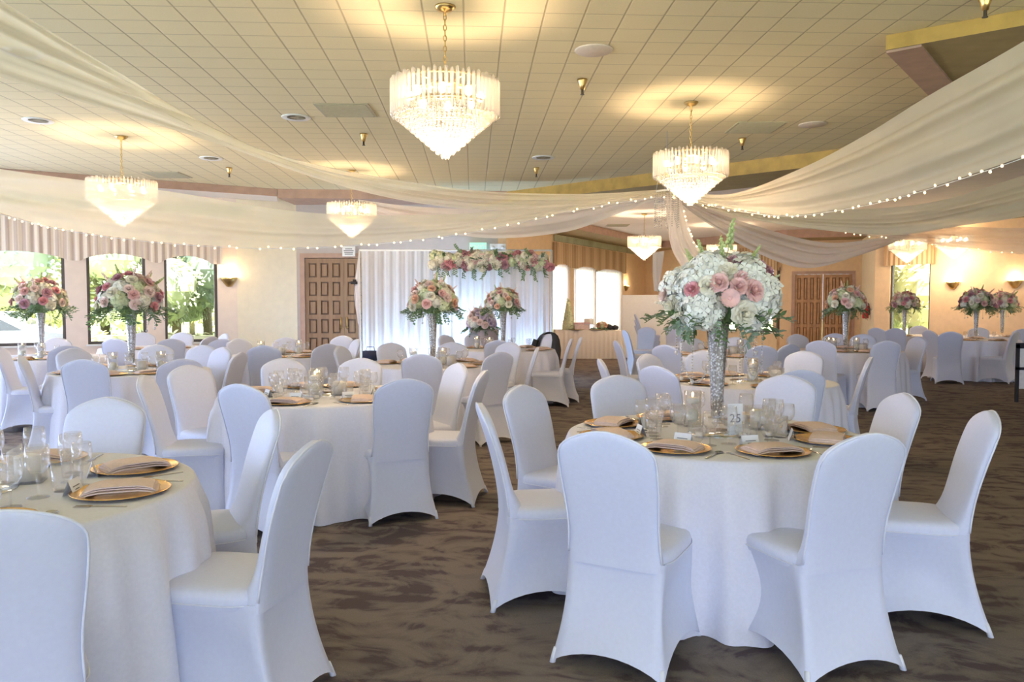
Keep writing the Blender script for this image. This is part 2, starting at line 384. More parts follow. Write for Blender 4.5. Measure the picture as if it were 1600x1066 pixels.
def valance(name, mt, s0, s1, ztop, arches, zlow, zarch, mat, label, off=-.14):
    m = MB(); n = int((s1-s0)/.03); rows = [[], []]; uv = []
    top, bot = [], []
    for i in range(n+1):
        s = s0+(s1-s0)*i/n; zb = zlow
        for a, b in arches:
            if a < s < b: zb = zlow+(zarch-zlow)*(sin(PI*(s-a)/(b-a))**.7)
        y = off-.012*sin(s*42)
        top.append(mt @ Vector((s, y, ztop))); bot.append(mt @ Vector((s, y, zb)))
        uv.append((s, zb))
    back = [mt @ Vector((s0+(s1-s0)*i/n, off+.04, ztop)) for i in range(n+1)]
    wallr = [mt @ Vector((s0+(s1-s0)*i/n, -.01, ztop)) for i in range(n+1)]
    backb = [b+(mt.to_3x3() @ Vector((0, .02, 0))) for b in bot]
    m.grid([wallr, top, bot, backb, back]); m.uv = [(s0+(s1-s0)*i/n, z) for z in (1, 1, 0, 0, 1) for i in range(n+1)]
    for s in (s0, s1):      # returns to the wall
        k = len(m.v); m.add([mt @ Vector((s, off, ztop)), mt @ Vector((s, -.01, ztop)), mt @ Vector((s, -.01, zlow)), mt @ Vector((s, off, zlow))], [(0, 1, 2, 3)])
        m.uv += [(s, 1), (s+.14, 1), (s+.14, 0), (s, 0)]
    o = obj(name, m, mat, smooth=False); tag(o, label, 'valance'); return o
ar = [(s_at(a, WA, WB), s_at(b, WA, WB)) for a, b in ((-60, 108), (128, 238), (252, 330))]
ar = [(max(.1, a), b) for a, b in ar]
valance('striped_valance', MW, .02, s_at(348, WA, WB), 2.95, ar, 2.22, 2.36, M['stripe'], 'cream and pink striped scalloped valance above the three tree-view windows')

# side and rear walls round the camera, with windows that let the daylight in
lo = [(a, a+2.6, .5, 2.7) for a in (1.2, 4.6, 8.0, 11.4, 14.6)]
wall_l, ML = seg_wall('wall_left', (-9.5, -5.0), (-9.5, 12.82), M['peach_wall'], 1, openings=lo, label='peach side wall with tall windows beside the tables')
for i, o in enumerate(lo): window_at('window_%d' % (i+4), ML, o, 'tall side window letting in daylight')
ro = [(a, a+3.2, .4, 2.9) for a in (1.0, 4.9, 8.8, 12.7, 16.6)]
wall_b, MR = seg_wall('wall_rear', (13, -5.0), (-9.5, -5.0), M['peach_wall'], 1, openings=ro, label='rear wall of tall windows behind the camera position')
for i, o in enumerate(ro): window_at('window_%d' % (i+9), MR, o, 'tall rear window behind the tables')
seg_wall('wall_right', (12.6, 15.9), (12.6, -5.0), M['tan_wall'], 1, label='tan side wall past the open carpet')

# cream wall, door wall
CW = (-4.38, 16.0)
seg_wall('wall_cream', WB, CW, M['cream_wall'], 1, label='cream wall strip lit by the brass sconce')
DA, DB = CW, (-.12, 15.9)
dz = 2.40
d0, d1 = s_at(477, DA, DB), s_at(598, DA, DB)
wall_d, MD = seg_wall('wall_door', DA, DB, M['mauve_wall'], 1, openings=[(d0, d1, 0, dz)], label='mauve grey wall behind the white curtain backdrop')
seg_wall('wall_return', DB, (-.12, 22), M['tan_wall'], 1, label='tan return wall behind the floral arch')
def double_door(name, mt, s0, s1, z1, cols, rows, label, wood='wood', dark='wood_groove_shade'):
    fr = MB()
    for bx in ((s0-.09, s0, 0, z1+.09), (s1, s1+.09, 0, z1+.09), (s0, s1, z1, z1+.09)): fr.box(bx[0], bx[1], -.03, .10, bx[2], bx[3], mt)
    d = obj(name, fr, M['brown_trim'], smooth=False); struct(d, label, 'door')
    mid = (s0+s1)/2
    for a, b in ((s0+.005, mid-.004), (mid+.004, s1-.005)):
        bk = MB().box(a, b, .065, .09, .01, z1-.005, mt); m = MB()
        w = (b-a-.06)/cols; h = (z1-.12)/rows
        for i in range(cols):
            for j in range(rows):
                x0 = a+.03+i*w+.04; x1 = x0+w-.08; q0 = .06+j*h+.045; q1 = q0+h-.09
                m.box(x0+.03, x1-.03, .03, .065, q0+.03, q1-.03, mt)
        for i in range(cols+1): xx = a+.03+i*w; m.box(max(a, xx-.04), min(b, xx+.04), .03, .065, .01, z1-.005, mt)
        for j in range(rows+1): zz = .06+j*h; m.box(a, b, .031, .065, max(.01, zz-.045), min(z1-.005, zz+.045), mt)
        lf = obj('door_leaf', m, M[wood], d, False); obj('recessed_field', bk, M[dark], lf, False)  # darker backing board draws the groove shade by colour
        hx = b-.06 if a < mid-.1 else a+.06
        obj('door_handle', MB().tube([mt @ Vector((hx, .0, .95)), mt @ Vector((hx, -.01, 1.2))], .012).box(hx-.02, hx+.02, .0, .05, .98, 1.0, mt), M['brass'], lf)
    return d
double_door('door_1', MD, d0, d1, dz, 3, 6, 'carved panel double doors by the cream wall')
# notice above the door
q = P(545, 393, 15.88)
nt = thing('wall_notice', 'small white printed notice above the carved double doors', 'notice', q)
nt.rotation_euler = (0, 0, math.atan2(DB[1]-DA[1], DB[0]-DA[0]))
nsh = obj('notice_sheet', MB().box(-.13, .13, -.01, 0, -.1, .1), M['paper'], nt, False)
tx = MB()
for zz, w in ((.05, .07), (.015, .1), (-.02, .09), (-.055, .08)): tx.box(-w, w, -.013, -.0095, zz-.009, zz+.009)
obj('printed_lines', tx, M['ink'], nsh, False)

def text_child(name, body, size, mat, parent, loc, rot):
    c = bpy.data.curves.new(name, 'FONT'); c.body = body; c.size = size; c.align_x = 'CENTER'; c.align_y = 'CENTER'; c.extrude = .001
    c.materials.append(mat); tmp = bpy.data.objects.new('tmp_text', c); COL.objects.link(tmp); bpy.context.view_layer.update()
    me = bpy.data.meshes.new_from_object(tmp.evaluated_get(bpy.context.evaluated_depsgraph_get())); me.name = name
    bpy.data.objects.remove(tmp); o = bpy.data.objects.new(name, me); COL.objects.link(o); o.parent = parent; o.location = loc; o.rotation_euler = rot; return o
q = P(747, 388, 15.81)
ex = thing('exit_sign', 'pale green illuminated exit sign above the floral arch', 'sign', q)
obj('sign_box', MB().box(-.17, .17, -.04, .12, -.11, .11), M['mint'], ex, False)
text_child('exit_lettering', 'EXIT', .17, M['white_plastic'], ex, (0, -.042, 0), (PI/2, 0, 0))
q = P(778, 386, 15.83)
ev = thing('emergency_light', 'small white emergency light unit beside the green exit sign', 'light fixture', q)
obj('housing', MB().box(-.16, .16, -.05, .12, -.06, .06), M['white_plastic'], ev, False)
for x in (-.1, .1): obj('lamp_head', MB().ball((x, -.07, -.02), .04), M['white_plastic'], ev)

# far room: window wall, corner, door wall, recess, sconce wall
FA, FB, FC = (-.3, 19.5), (1.11, 22.0), (4.9, 28.9)
fo = []
for a, b in ((855, 884), (897, 926), (931, 967)):
    fo.append((s_at(a, FB, FC), s_at(b, FB, FC), .5, 2.55))
fo = [(max(.02, a), b, c, d) for a, b, c, d in fo]
seg_wall('wall_far_return', FA, FB, M['tan_wall'], 1, label='tan wall behind the floral arch')
wf, MF = seg_wall('wall_far', FB, FC, M['tan_wall'], 1, openings=fo, label='tan wall of curtained windows behind the dessert table')
for i, o in enumerate(fo): window_at('window_%d' % (i+14), MF, o, 'far window veiled by sheer curtains')
valance('tan_valance', MF, .02, s_at(972, FB, FC), 3.2, [(a, b) for a, b, _, _ in fo], 2.52, 2.62, M['stripe_tan'], 'tan striped valance above the curtained windows behind the dessert table')
for i, (a, b) in enumerate(((853, 888), (893, 928), (930, 970))):
    s0, s1 = s_at(a, FB, FC), s_at(b, FB, FC); m = MB(); n = 60
    rows = [[MF @ Vector((s0+(s1-s0)*j/n, -.07+.025*sin(j*1.25), z)) for j in range(n+1)] for z in (2.6, 1.5, .12)]
    m.grid(rows); c = obj('window_curtain', m, M['curtain'])
    tag(c, ['sheer ivory curtain over the far window next to the floral arch', 'sheer ivory curtain over the middle window behind the dessert table', 'sheer ivory curtain over the far window next to the brass sconce'][i], 'curtain', 'sheer curtains behind the dessert table')
GA, GB, GC, GD = (8.05, 24.2), (10.45, 23.5), (9.6, 20.8), (12.6, 16.3)
go = [(s_at(1112, FC, GA), s_at(1150, FC, GA), .6, 2.6), (s_at(1180, FC, GA), s_at(1214, FC, GA), .6, 2.6)]
wg, MG = seg_wall('wall_back', FC, GA, M['tan_wall'], 1, openings=go, label='tan back wall behind the hydrangea bouquet')
for i, o in enumerate(go): window_at('window_%d' % (i+17), MG, o, 'far back window behind the hydrangea bouquet')
valance('tan_valance', MG, s_at(1095, FC, GA), s_at(1217, FC, GA), 3.25, [(a, b) for a, b, _, _ in go], 2.5, 2.62, M['stripe_tan'], 'tan striped valance behind the hydrangea bouquet top')
e0, e1 = s_at(1241, GA, GB), s_at(1330, GA, GB)
wh, MH = seg_wall('wall_back_door', GA, GB, M['tan_wall'], 1, openings=[(e0, e1, 0, 2.38)], label='tan back wall around the honey double doors')
double_door('door_2', MH, e0, e1, 2.38, 4, 3, 'honey brown double doors at the back of the hall', 'honey', 'honey_groove_shade')
seg_wall('wall_recess', GB, GC, M['cream_wall'], 1, label='cream return wall that carries the fire extinguisher')
so = [(s_at(1389, GC, GD), s_at(1452, GC, GD), .55, 2.55)]
wi, MI = seg_wall('wall_sconce', GC, GD, M['tan_wall'], 1, openings=so, label='tan wall with brass sconces')
window_at('window_19', MI, so[0], 'green garden window beside the sconce wall')
valance('tan_valance', MI, s_at(1384, GC, GD), s_at(1418, GC, GD), 3.1, [], 2.46, 2.5, M['stripe_tan'], 'tan striped valance over the garden window, piece toward the extinguisher')
valance('tan_valance', MI, s_at(1424, GC, GD), s_at(1458, GC, GD), 3.1, [], 2.46, 2.5, M['stripe_tan'], 'tan striped valance over the garden window, piece toward the sconces')
# low white partition
pa, pb = (X(972, 21.5), 21.5), (X(1052, 21.2), 21.2)
seg_wall('wall_partition', pa, pb, M['white_wall'], 1, z1=1.72, th=.08, label='low white partition beside the dessert table')

# soffits and beams
def soffit(name, poly, z0, mats, label, cat='trim'):
    m = MB().prism(poly, z0, CEIL-.002); o = obj(name, m, mats, smooth=False)
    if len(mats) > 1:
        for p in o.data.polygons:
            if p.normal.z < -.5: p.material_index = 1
    struct(o, label, cat); return o
E1 = (C0[0]+.8*8, C0[1]-.6*8)
soffit('trim_1', [C0, E1, (12.6, 4), K], 3.52, [M['gold_trim'], M['olive']], 'gold edged dropped soffit over the open carpet')
dv = Vector((K[0]-C0[0], K[1]-C0[1])).normalized(); nv = Vector((dv.y, -dv.x))
c1 = Vector(C0); k1 = Vector(K)
soffit('trim_2', [tuple(c1+dv*.02), tuple(c1+dv*.02+nv*.26), tuple(k1+nv*.26), tuple(k1)], 3.50, [M['brown_trim']], 'rose brown board under the soffit edge')
b0, b1 = Vector(K), Vector((-.95, 16.04)); bd = (b1-b0).normalized(); bn = Vector((bd.y, -bd.x))
if bn.y < 0: bn = -bn
soffit('trim_3', [tuple(b0), tuple(b1), tuple(b1+bn*1.3), tuple(b0+bn*1.3)], 3.43, [M['gold_trim'], M['olive']], 'gold ceiling beam across the hall behind the drape hub')
wa, wb = Vector(WA), Vector(WB); wd = (wb-wa).normalized(); wn = Vector((wd.y, -wd.x))
soffit('trim_4', [tuple(wa+wn*.75), tuple(wb+wn*.75+wd*.6), tuple(wb+wd*.8), tuple(wa)], 3.50, [M['brown_trim'], M['plaster']], 'rose brown soffit above the striped valance')
mt4 = MW
st = obj('trim_5', MB().box(.3, (wb-wa).length+.2, -.02, -.003, 3.16, 3.36, MW), M['green_strip'], smooth=False); struct(st, 'greenish glossy strip above the striped valance', 'trim')
soffit('trim_6', [(-4.44, 14.97), (-.1, 15.25), (-.1, 15.88), (-4.4, 15.98)], 3.47, [M['brown_trim']], 'rose brown soffit above the carved double doors')
fa, fc = Vector(FA), Vector(FC); fd = (fc-Vector(FB)).normalized(); fn = Vector((fd.y, -fd.x)); fb = Vector(FB)
soffit('trim_7', [tuple(fb+fn*1.1-fd*1.5), tuple(fc+fn*1.1-fd*1.2), tuple(fc), tuple(fb-fd*.3)], 3.44, [M['brown_trim'], M['olive']], 'rose brown soffit above the curtained far windows')
st = obj('trim_8', MB().box(.1, (fc-fb).length-.2, -.05, -.003, 3.24, 3.42, MF), M['green_strip'], smooth=False); struct(st, 'greenish strip above the curtained far windows', 'trim')
soffit('trim_9', [FC, GA, GB, (GB[0], GB[1]-1.1), (GA[0], GA[1]-1.2), (FC[0]+.2, FC[1]-1.7)], 3.40, [M['brown_trim'], M['olive']], 'rose brown soffit at the back of the hall')
soffit('trim_10', [GC, GD, (12.5, 15.0), (12.0, 15.3), (GC[0]-.8, GC[1]-.7)], 3.42, [M['brown_trim'], M['olive']], 'rose brown soffit above the sconce wall')

# ------------------------------------------------------------------ ceiling fittings
def ceil_pt(px, py): return P(px, py, 1) and (lambda v: Vector((v.x, v.y, CEIL)))(P(px, py, 1225*(CEIL-CH)/(477-py)/ (1) ))
def cpt(px, py):
    v = P(px, py, 1.0)-Vector((0, 0, CH)); k = (CEIL-CH)/v.z
    return Vector((v.x*k, v.y*k, CEIL))
ds = thing('ceiling_speaker', '', 'ceiling speaker')
obj('rim', MB().lathe([(.09, -.004), (.14, -.012), (.15, -.004), (.15, 0)], 28), M['white_plastic'], ds)
obj('grille', MB().lathe([(1e-6, -.006), (.092, -.006)], 28), M['vent'], ds)
pk = thing('ceiling_speaker', '', 'ceiling speaker')
obj('grille', MB().lathe([(1e-6, -.014), (.135, -.012), (.145, -.004), (.145, 0)], 28), M['speaker'], pk)
for px, py, w, lab in ((38, 82, 0, 'white rimmed round speaker on the ceiling, seen through the long sheer drape'), (60, 188, 0, 'white rimmed round speaker on the ceiling beside the sheer drape edge'),
                    (463, 183, 0, 'white rimmed round speaker beside the square ceiling vent'), (330, 247, 0, 'white rimmed round speaker between the drape and the small chandelier'),
                    (849, 246, 0, 'white rimmed round speaker above the gold beam'), (928, 78, 1, 'large pinkish round speaker beside the biggest chandelier'),
                    (1270, 194, 1, 'pinkish round speaker beside the vent near the white drape')):
    p = cpt(px, py); place(pk if w else ds, p, 0, lab, 'round ceiling speakers', 1.15)
sp = MB().lathe([(.06, -.004), (.1, -.01), (.11, -.003), (.11, 0)], 24)
o = obj('ceiling_speaker', sp, M['white_plastic'], loc=P(1560, 66, 6.9)); o.location.z = 3.519; tag(o, 'small dim round speaker under the gold edged soffit', 'ceiling speaker')
vt = thing('ceiling_vent', '', 'vent')
obj('frame', MB().box(-.3, .3, -.3, .3, -.01, 0), M['vent'], vt, False)
sl = MB()
for i in range(14): sl.box(-.27, .27, -.27+i*.04, -.255+i*.04, -.018, -.01)
obj('slat', sl, M['vent'], vt, False)
for px, py, lab in ((541, 172, 'square beige air vent in the ceiling beside the biggest chandelier'), (1180, 199, 'square beige air vent in the ceiling behind the second chandelier'),
                    (262, 273, 'square beige air vent in the ceiling above the window tables'), (965, 352, 'slim beige air vent in the plaster ceiling over the rear hall')):
    place(vt, cpt(px, py), 0, lab, 'square ceiling vents')
sk = thing('sprinkler', '', 'sprinkler')
obj('escutcheon', MB().lathe([(.05, 0), (.045, -.02), (.03, -.06), (.022, -.1)], 14), M['brass'], sk)
obj('sprinkler_head', MB().lathe([(.012, -.1), (.012, -.14), (.02, -.145), (.02, -.15)], 10), M['window_frame'], sk)
for px, py, lab in ((910, 124, 'brass sprinkler below the pinkish ceiling speaker'), (568, 209, 'brass sprinkler below the square ceiling vent'), (358, 262, 'brass sprinkler in front of the window soffit'),
                    (838, 262, 'brass sprinkler above the gold beam'), (1160, 216, 'brass sprinkler beside the vent behind the second chandelier'), (1540, -6, 'dark sprinkler above the gold edged soffit')):
    place(sk, cpt(px, py), 0, lab, 'ceiling sprinklers')
for px, py, w, l, lab in ((590, 316, 1.2, .8, 'bright white panel light in the ceiling beyond the veiled chandelier'), (675, 305, .9, .25, 'slim white panel light above the sheer drapes')):
    p = cpt(px, py)
    o = thing('ceiling_panel_light', lab, 'light panel', p)
    obj('frame', MB().box(-w/2-.04, w/2+.04, -l/2-.04, l/2+.04, -.012, 0), M['white_plastic'], o, False)
    obj('diffuser', MB().box(-w/2, w/2, -l/2, l/2, -.02, -.012), M['panel_light'], o, False)

# ------------------------------------------------------------------ chandeliers
def make_chandelier():
    t = thing('chandelier', '', 'chandelier')
    obj('canopy', MB().lathe([(.075, 0), (.075, -.012), (.05, -.035), (.012, -.045), (.012, -.07)], 20), M['brass'], t)
    ch = MB(); z = -.06; k = 0
    while z > -.60:
        pts = [Vector((.011*cos(a), 0, .024*sin(a))) for a in [2*PI*i/10 for i in range(11)]]
        if k % 2: pts = [Vector((0, p.x, p.z)) for p in pts]
        ch.tube([p+Vector((0, 0, z-.02)) for p in pts], .0042, 5, False); z -= .038; k += 1
    obj('chain', ch, M['brass'], t)
    R = .39
    rg = MB()
    for r, zz in ((R-.02, -.575), (R-.02, -.74), (.30, -.74)):
        rg.tube([(r*cos(2*PI*i/40), r*sin(2*PI*i/40), zz) for i in range(41)], .008, 6, False)
    for i in range(6):
        a = PI*i/3; rg.tube([(0, 0, -.57), ((R-.02)*cos(a), (R-.02)*sin(a), -.575)], .006, 6)
    rg.lathe([(1e-6, -.585), (.15, -.585), (.15, -.592), (1e-6, -.592)], 24)  # added disc, hidden in the drum, keeps the glow off the ceiling above
    obj('ring_frame_and_light_block', rg, M['brass'], t)
    rm = MB()    # one three-lobed crystal rod
    prof = [(.006, .0), (.0125, -.012), (.0125, -.245), (.004, -.265)]
    rows = []
    for r, z in prof: rows.append([(r*(1+.35*cos(3*a))*cos(a), r*(1+.35*cos(3*a))*sin(a), z) for a in [2*PI*j/12 for j in range(12)]])
    rm.grid(rows, True, True, True); me = rm.mesh('crystal_rod', M['crystal'])
    for i in range(60):
        a = 2*PI*i/60; link('crystal_rod', me, t, (R*cos(a), R*sin(a), -.54-(.012 if i % 2 else 0)), a)
    # tapering tiers of drops
    for j in range(10):
        u = j/9; r = .372*(1-u)+.025*u; zt = -.775-.0325*j; n = max(6, int(2*PI*r/.031)); tm = MB()
        for i in range(n):
            a = 2*PI*(i+.5*(j % 2))/n; x, y = r*cos(a), r*sin(a)
            tm.ball((x, y, zt-.024), .012, 6, 4, .024); tm.ball((x, y, zt+.008), .007, 5, 3)
        obj('crystal_tier', tm, M['crystal_drop'], t)
    inner = MB()
    for r, z0, z1 in ((.2, -.6, -.7),):
        inner.lathe([(r, z0), (r, z1)], 24)
    for i in range(8):
        a = 2*PI*i/8; obj('bulb', MB().ball((.26*cos(a), .26*sin(a), -.66), .028, 8, 6, .04), M['bulb'], t)
    return t
CHAND = make_chandelier()
for px, py, lab, en, s in ((695, 10, 'biggest crystal chandelier, hanging on its chain near the large round speaker', 1, 1),
                        (1080, 160, 'second largest crystal chandelier, hanging before the gold beam and drape hub', 1, 1),
                        (189, 213, 'crystal chandelier hanging before the striped valance', 1, 1.05),
                        (549, 266, 'crystal chandelier half veiled by the sheer lit drape', 1, .99),
                        (1007, 334, 'crystal chandelier hanging over the dessert table end of the hall', 1, 1),
                        (1492, 331, 'crystal chandelier hanging before the sconce wall', 1, 1.0),
                        (1419, 336, 'crystal chandelier whose tip shows below the drape by the garden window', 1, 1.05),
                        (1128, 351, 'far crystal chandelier glimpsed over the hydrangea bouquet', 1, 1)):
    p = cpt(px, py); place(CHAND, p, 0, lab, 'crystal chandeliers', s)
    light('chandelier_glow', 'POINT', (p.x, p.y, p.z-1.0*s), {1007: 120, 1128: 110, 1492: 62, 1419: 62}.get(px, 76), (1, .73, .48), .16)

# ------------------------------------------------------------------ swagged drapes
def catmull(pts, n):
    pts = [Vector(p) for p in pts]; out = []
    ext = [2*pts[0]-pts[1]]+pts+[2*pts[-1]-pts[-2]]
    seg = len(pts)-1
    for i in range(n+1):
        u = i/n*seg; k = min(int(u), seg-1); t = u-k; a, b, c, d = ext[k:k+4]
        out.append(.5*((2*b)+(c-a)*t+(2*a-5*b+4*c-d)*t*t+(3*b-a-3*c+d)*t**3))
    return out
def drape(up, lo, mat, label, folds=7, amp=.05, seed=0, n=70, m=40, group='sheer swagged drapes'):
    U = catmull([P(*p) for p in up], n); L = catmull([P(*p) for p in lo], n); rows = []
    rnd = random.Random(seed); ph = [rnd.uniform(0, 6) for _ in range(4)]
    for i in range(n+1):
        t = i/n; row = []
        ax = (L[i]-U[i]); tang = (U[min(i+1, n)]-U[max(i-1, 0)]); nr = tang.cross(ax)
        nr = nr.normalized() if nr.length > 1e-6 else Vector((0, 1, 0))
        a = amp*min(1, .35+1.2*t)
        for j in range(m+1):
            s = j/m; w = sin(folds*PI*2*s+ph[0]+1.2*sin(2.2*t+ph[1]))*.6+sin(folds*PI*3.3*s+ph[2]+2*t)*.3
            edge = min(1, 6*s, 6*(1-s))
            row.append(U[i].lerp(L[i], s)+nr*a*w*edge+Vector((0, 0, -.25*a*abs(w)*edge)))
        rows.append(row)
    o = obj('sheer_drape', MB().grid(rows), mat); tag(o, label, 'drape', group); return L
HUBP = (1042, 300, 10.0)
L1 = drape([(1040, 296, 10), (900, 303, 9.4), (700, 293, 8.4), (400, 232, 7), (150, 92, 5.6), (-60, -40, 4.7), (-160, -110, 4.4)],
      [(1040, 302, 10), (900, 322, 9.5), (740, 327, 8.6), (560, 298, 7.6), (300, 212, 6.4), (0, 120, 5.4), (-160, 60, 5.0)],
      M['sheer'], 'long unlit sheer drape sweeping from the hub up past the ceiling speakers', 3.5, .045, 1)
L2 = drape([(1040, 299, 10), (880, 318, 9.9), (700, 335, 9.6), (480, 332, 9.3), (250, 297, 9), (0, 264, 8.6), (-250, 215, 8.2)],
      [(1040, 305, 10), (920, 324, 9.95), (750, 360, 9.7), (600, 379, 9.5), (430, 387, 9.3), (250, 378, 9), (100, 358, 8.75), (0, 333, 8.6), (-250, 262, 8.2)],
      M['sheer'], 'lit sheer drape hanging low across the striped valance', 2.2, .035, 2)
L3 = drape([(1046, 296, 10), (1140, 303, 9.2), (1250, 264, 8.2), (1350, 212, 7.3), (1450, 150, 6.3), (1600, 64, 5.2), (1760, -40, 4.6)],
      [(1046, 303, 10), (1100, 318, 9.6), (1170, 331, 9.0), (1240, 336, 8.4), (1350, 320, 7.4), (1450, 294, 6.4), (1600, 244, 5.3), (1760, 180, 4.6)],
      M['sheer2'], 'broad lit white drape sweeping over the open carpet soffit', 2.6, .06, 3)
L4 = drape([(1046, 299, 10), (1160, 325, 10.2), (1300, 328, 10.2), (1450, 317, 10.1), (1600, 274, 10), (1760, 220, 9.8)],
      [(1046, 305, 10), (1150, 338, 10.2), (1280, 359, 10.2), (1400, 367, 10.2), (1500, 353, 10.1), (1600, 338, 10), (1760, 300, 9.8)],
      M['sheer2'], 'unlit cream drape below the broad lit white drape', 2.6, .045, 4)
L5 = drape([(1048, 300, 10), (1150, 343, 11.5), (1280, 378, 13), (1360, 374, 14.5), (1420, 360, 16)],
      [(1048, 308, 10), (1110, 352, 11.2), (1180, 394, 12), (1260, 419, 13), (1340, 400, 14.5), (1420, 370, 16)],
      M['sheer_pink'], 'blush swag hanging before the honey double doors', 3, .06, 5)
L6 = drape([(1048, 302, 10), (1200, 333, 11.5), (1400, 349, 13), (1600, 356, 14.3), (1750, 345, 15.2)],
      [(1048, 307, 10), (1160, 335, 11), (1290, 356, 12), (1380, 371, 13), (1490, 385, 13.8), (1600, 396, 14.3), (1750, 400, 15.2)],
      M['sheer_pink_thin'], 'lit blush drape running to the sconce wall', 3, .04, 6)
L7 = drape([(1038, 300, 10.05), (900, 316, 11.5), (750, 326, 12.8), (640, 322, 13.6), (560, 312, 14.4)],
      [(1038, 306, 10.05), (960, 336, 11), (880, 363, 12), (760, 372, 13), (640, 352, 13.6), (560, 326, 14.4)],
      M['sheer_pink'], 'back blush drape swagged above the floral arch', 2.5, .05, 7)
L8 = drape([(1036, 303, 10.1), (1042, 345, 10.1), (1050, 390, 10.1), (1070, 425, 10.1)], [(1062, 303, 10.1), (1072, 345, 10.1), (1086, 380, 10.1), (1108, 398, 10.1)],
      M['sheer_pink'], 'short drape tail falling from the hub behind the hydrangeas', 3, .03, 8)
o = MB()
t_ = [P(1022, 398, 12), P(1032, 398, 12)], [P(1023, 430, 12), P(1033, 430, 12)], [P(1022, 455, 12), P(1031, 455, 12)]
drape([(1020, 395, 12), (1020, 430, 12), (1022, 455, 12)], [(1038, 392, 12), (1033, 430, 12), (1030, 455, 12)], M['sheer_pink'], 'narrow blush drape end hanging beside the low partition', 2, .02, 9, 20, 12)

bulb_me = MB().ball((0, 0, 0), .0115, 6, 4).mesh('bulb', M['fairy'])
def fairy(line, n, label, drop=.012, t0=0, t1=1, seed=0):
    rnd = random.Random(seed); N = len(line)-1
    t = thing('string_lights', label, 'string lights', line[0], group='string lights on the drape edges'); o = Vector(line[0])
    obj('wire', MB().tube([p-o-Vector((0, .01, drop)) for p in line[int(t0*N):int(t1*N)+1]], .003, 5), M['white_plastic'], t)
    for i in range(n):
        u = (t0+(t1-t0)*min(1, max(0, (i+rnd.uniform(.1, .9))/n)))*N; k = min(int(u), N-1); p = line[k].lerp(line[k+1], u-k)
        link('bulb', bulb_me, t, p-o-Vector((0, .02, drop+rnd.uniform(-.02, .02))))
fairy(L2, 70, 'warm fairy lights along the low drape across the striped valance', seed=1)
fairy(L3, 56, 'warm fairy lights along the broad white drape over the open carpet', seed=2)
fairy(L6, 38, 'warm fairy lights along the blush drape running to the sconce wall', seed=3)
fairy(L8, 14, 'short run of fairy lights on the drape tail below the hub', t0=.2, seed=4)
# hub
hp = P(1042, 300, 10.0)
hb = thing('drape_hub', 'crystal curtain ring where all ceiling drapes meet', 'drape hub', (hp.x, hp.y, CEIL))
hz = hp.z-CEIL
obj('hub_ring', MB().tube([(.15*cos(2*PI*i/30), .15*sin(2*PI*i/30), hz) for i in range(31)], .012, 8, False), M['white_plastic'], hb)
obj('suspension_wire', MB().tube([(.14, 0, hz), (0, 0, 0), (-.14, 0, hz)], .003, 5).tube([(0, .14, hz), (0, 0, 0), (0, -.14, hz)], .003, 5), M['white_plastic'], hb)
for i in range(24):
    a = 2*PI*i/24; m = MB(); n = 16 if i % 2 else 13
    for j in range(n): m.ball((.15*cos(a), .15*sin(a), hz-.02-j*.028), .009, 5, 3)
    obj('bead_chain', m, M['crystal_bead'], hb)

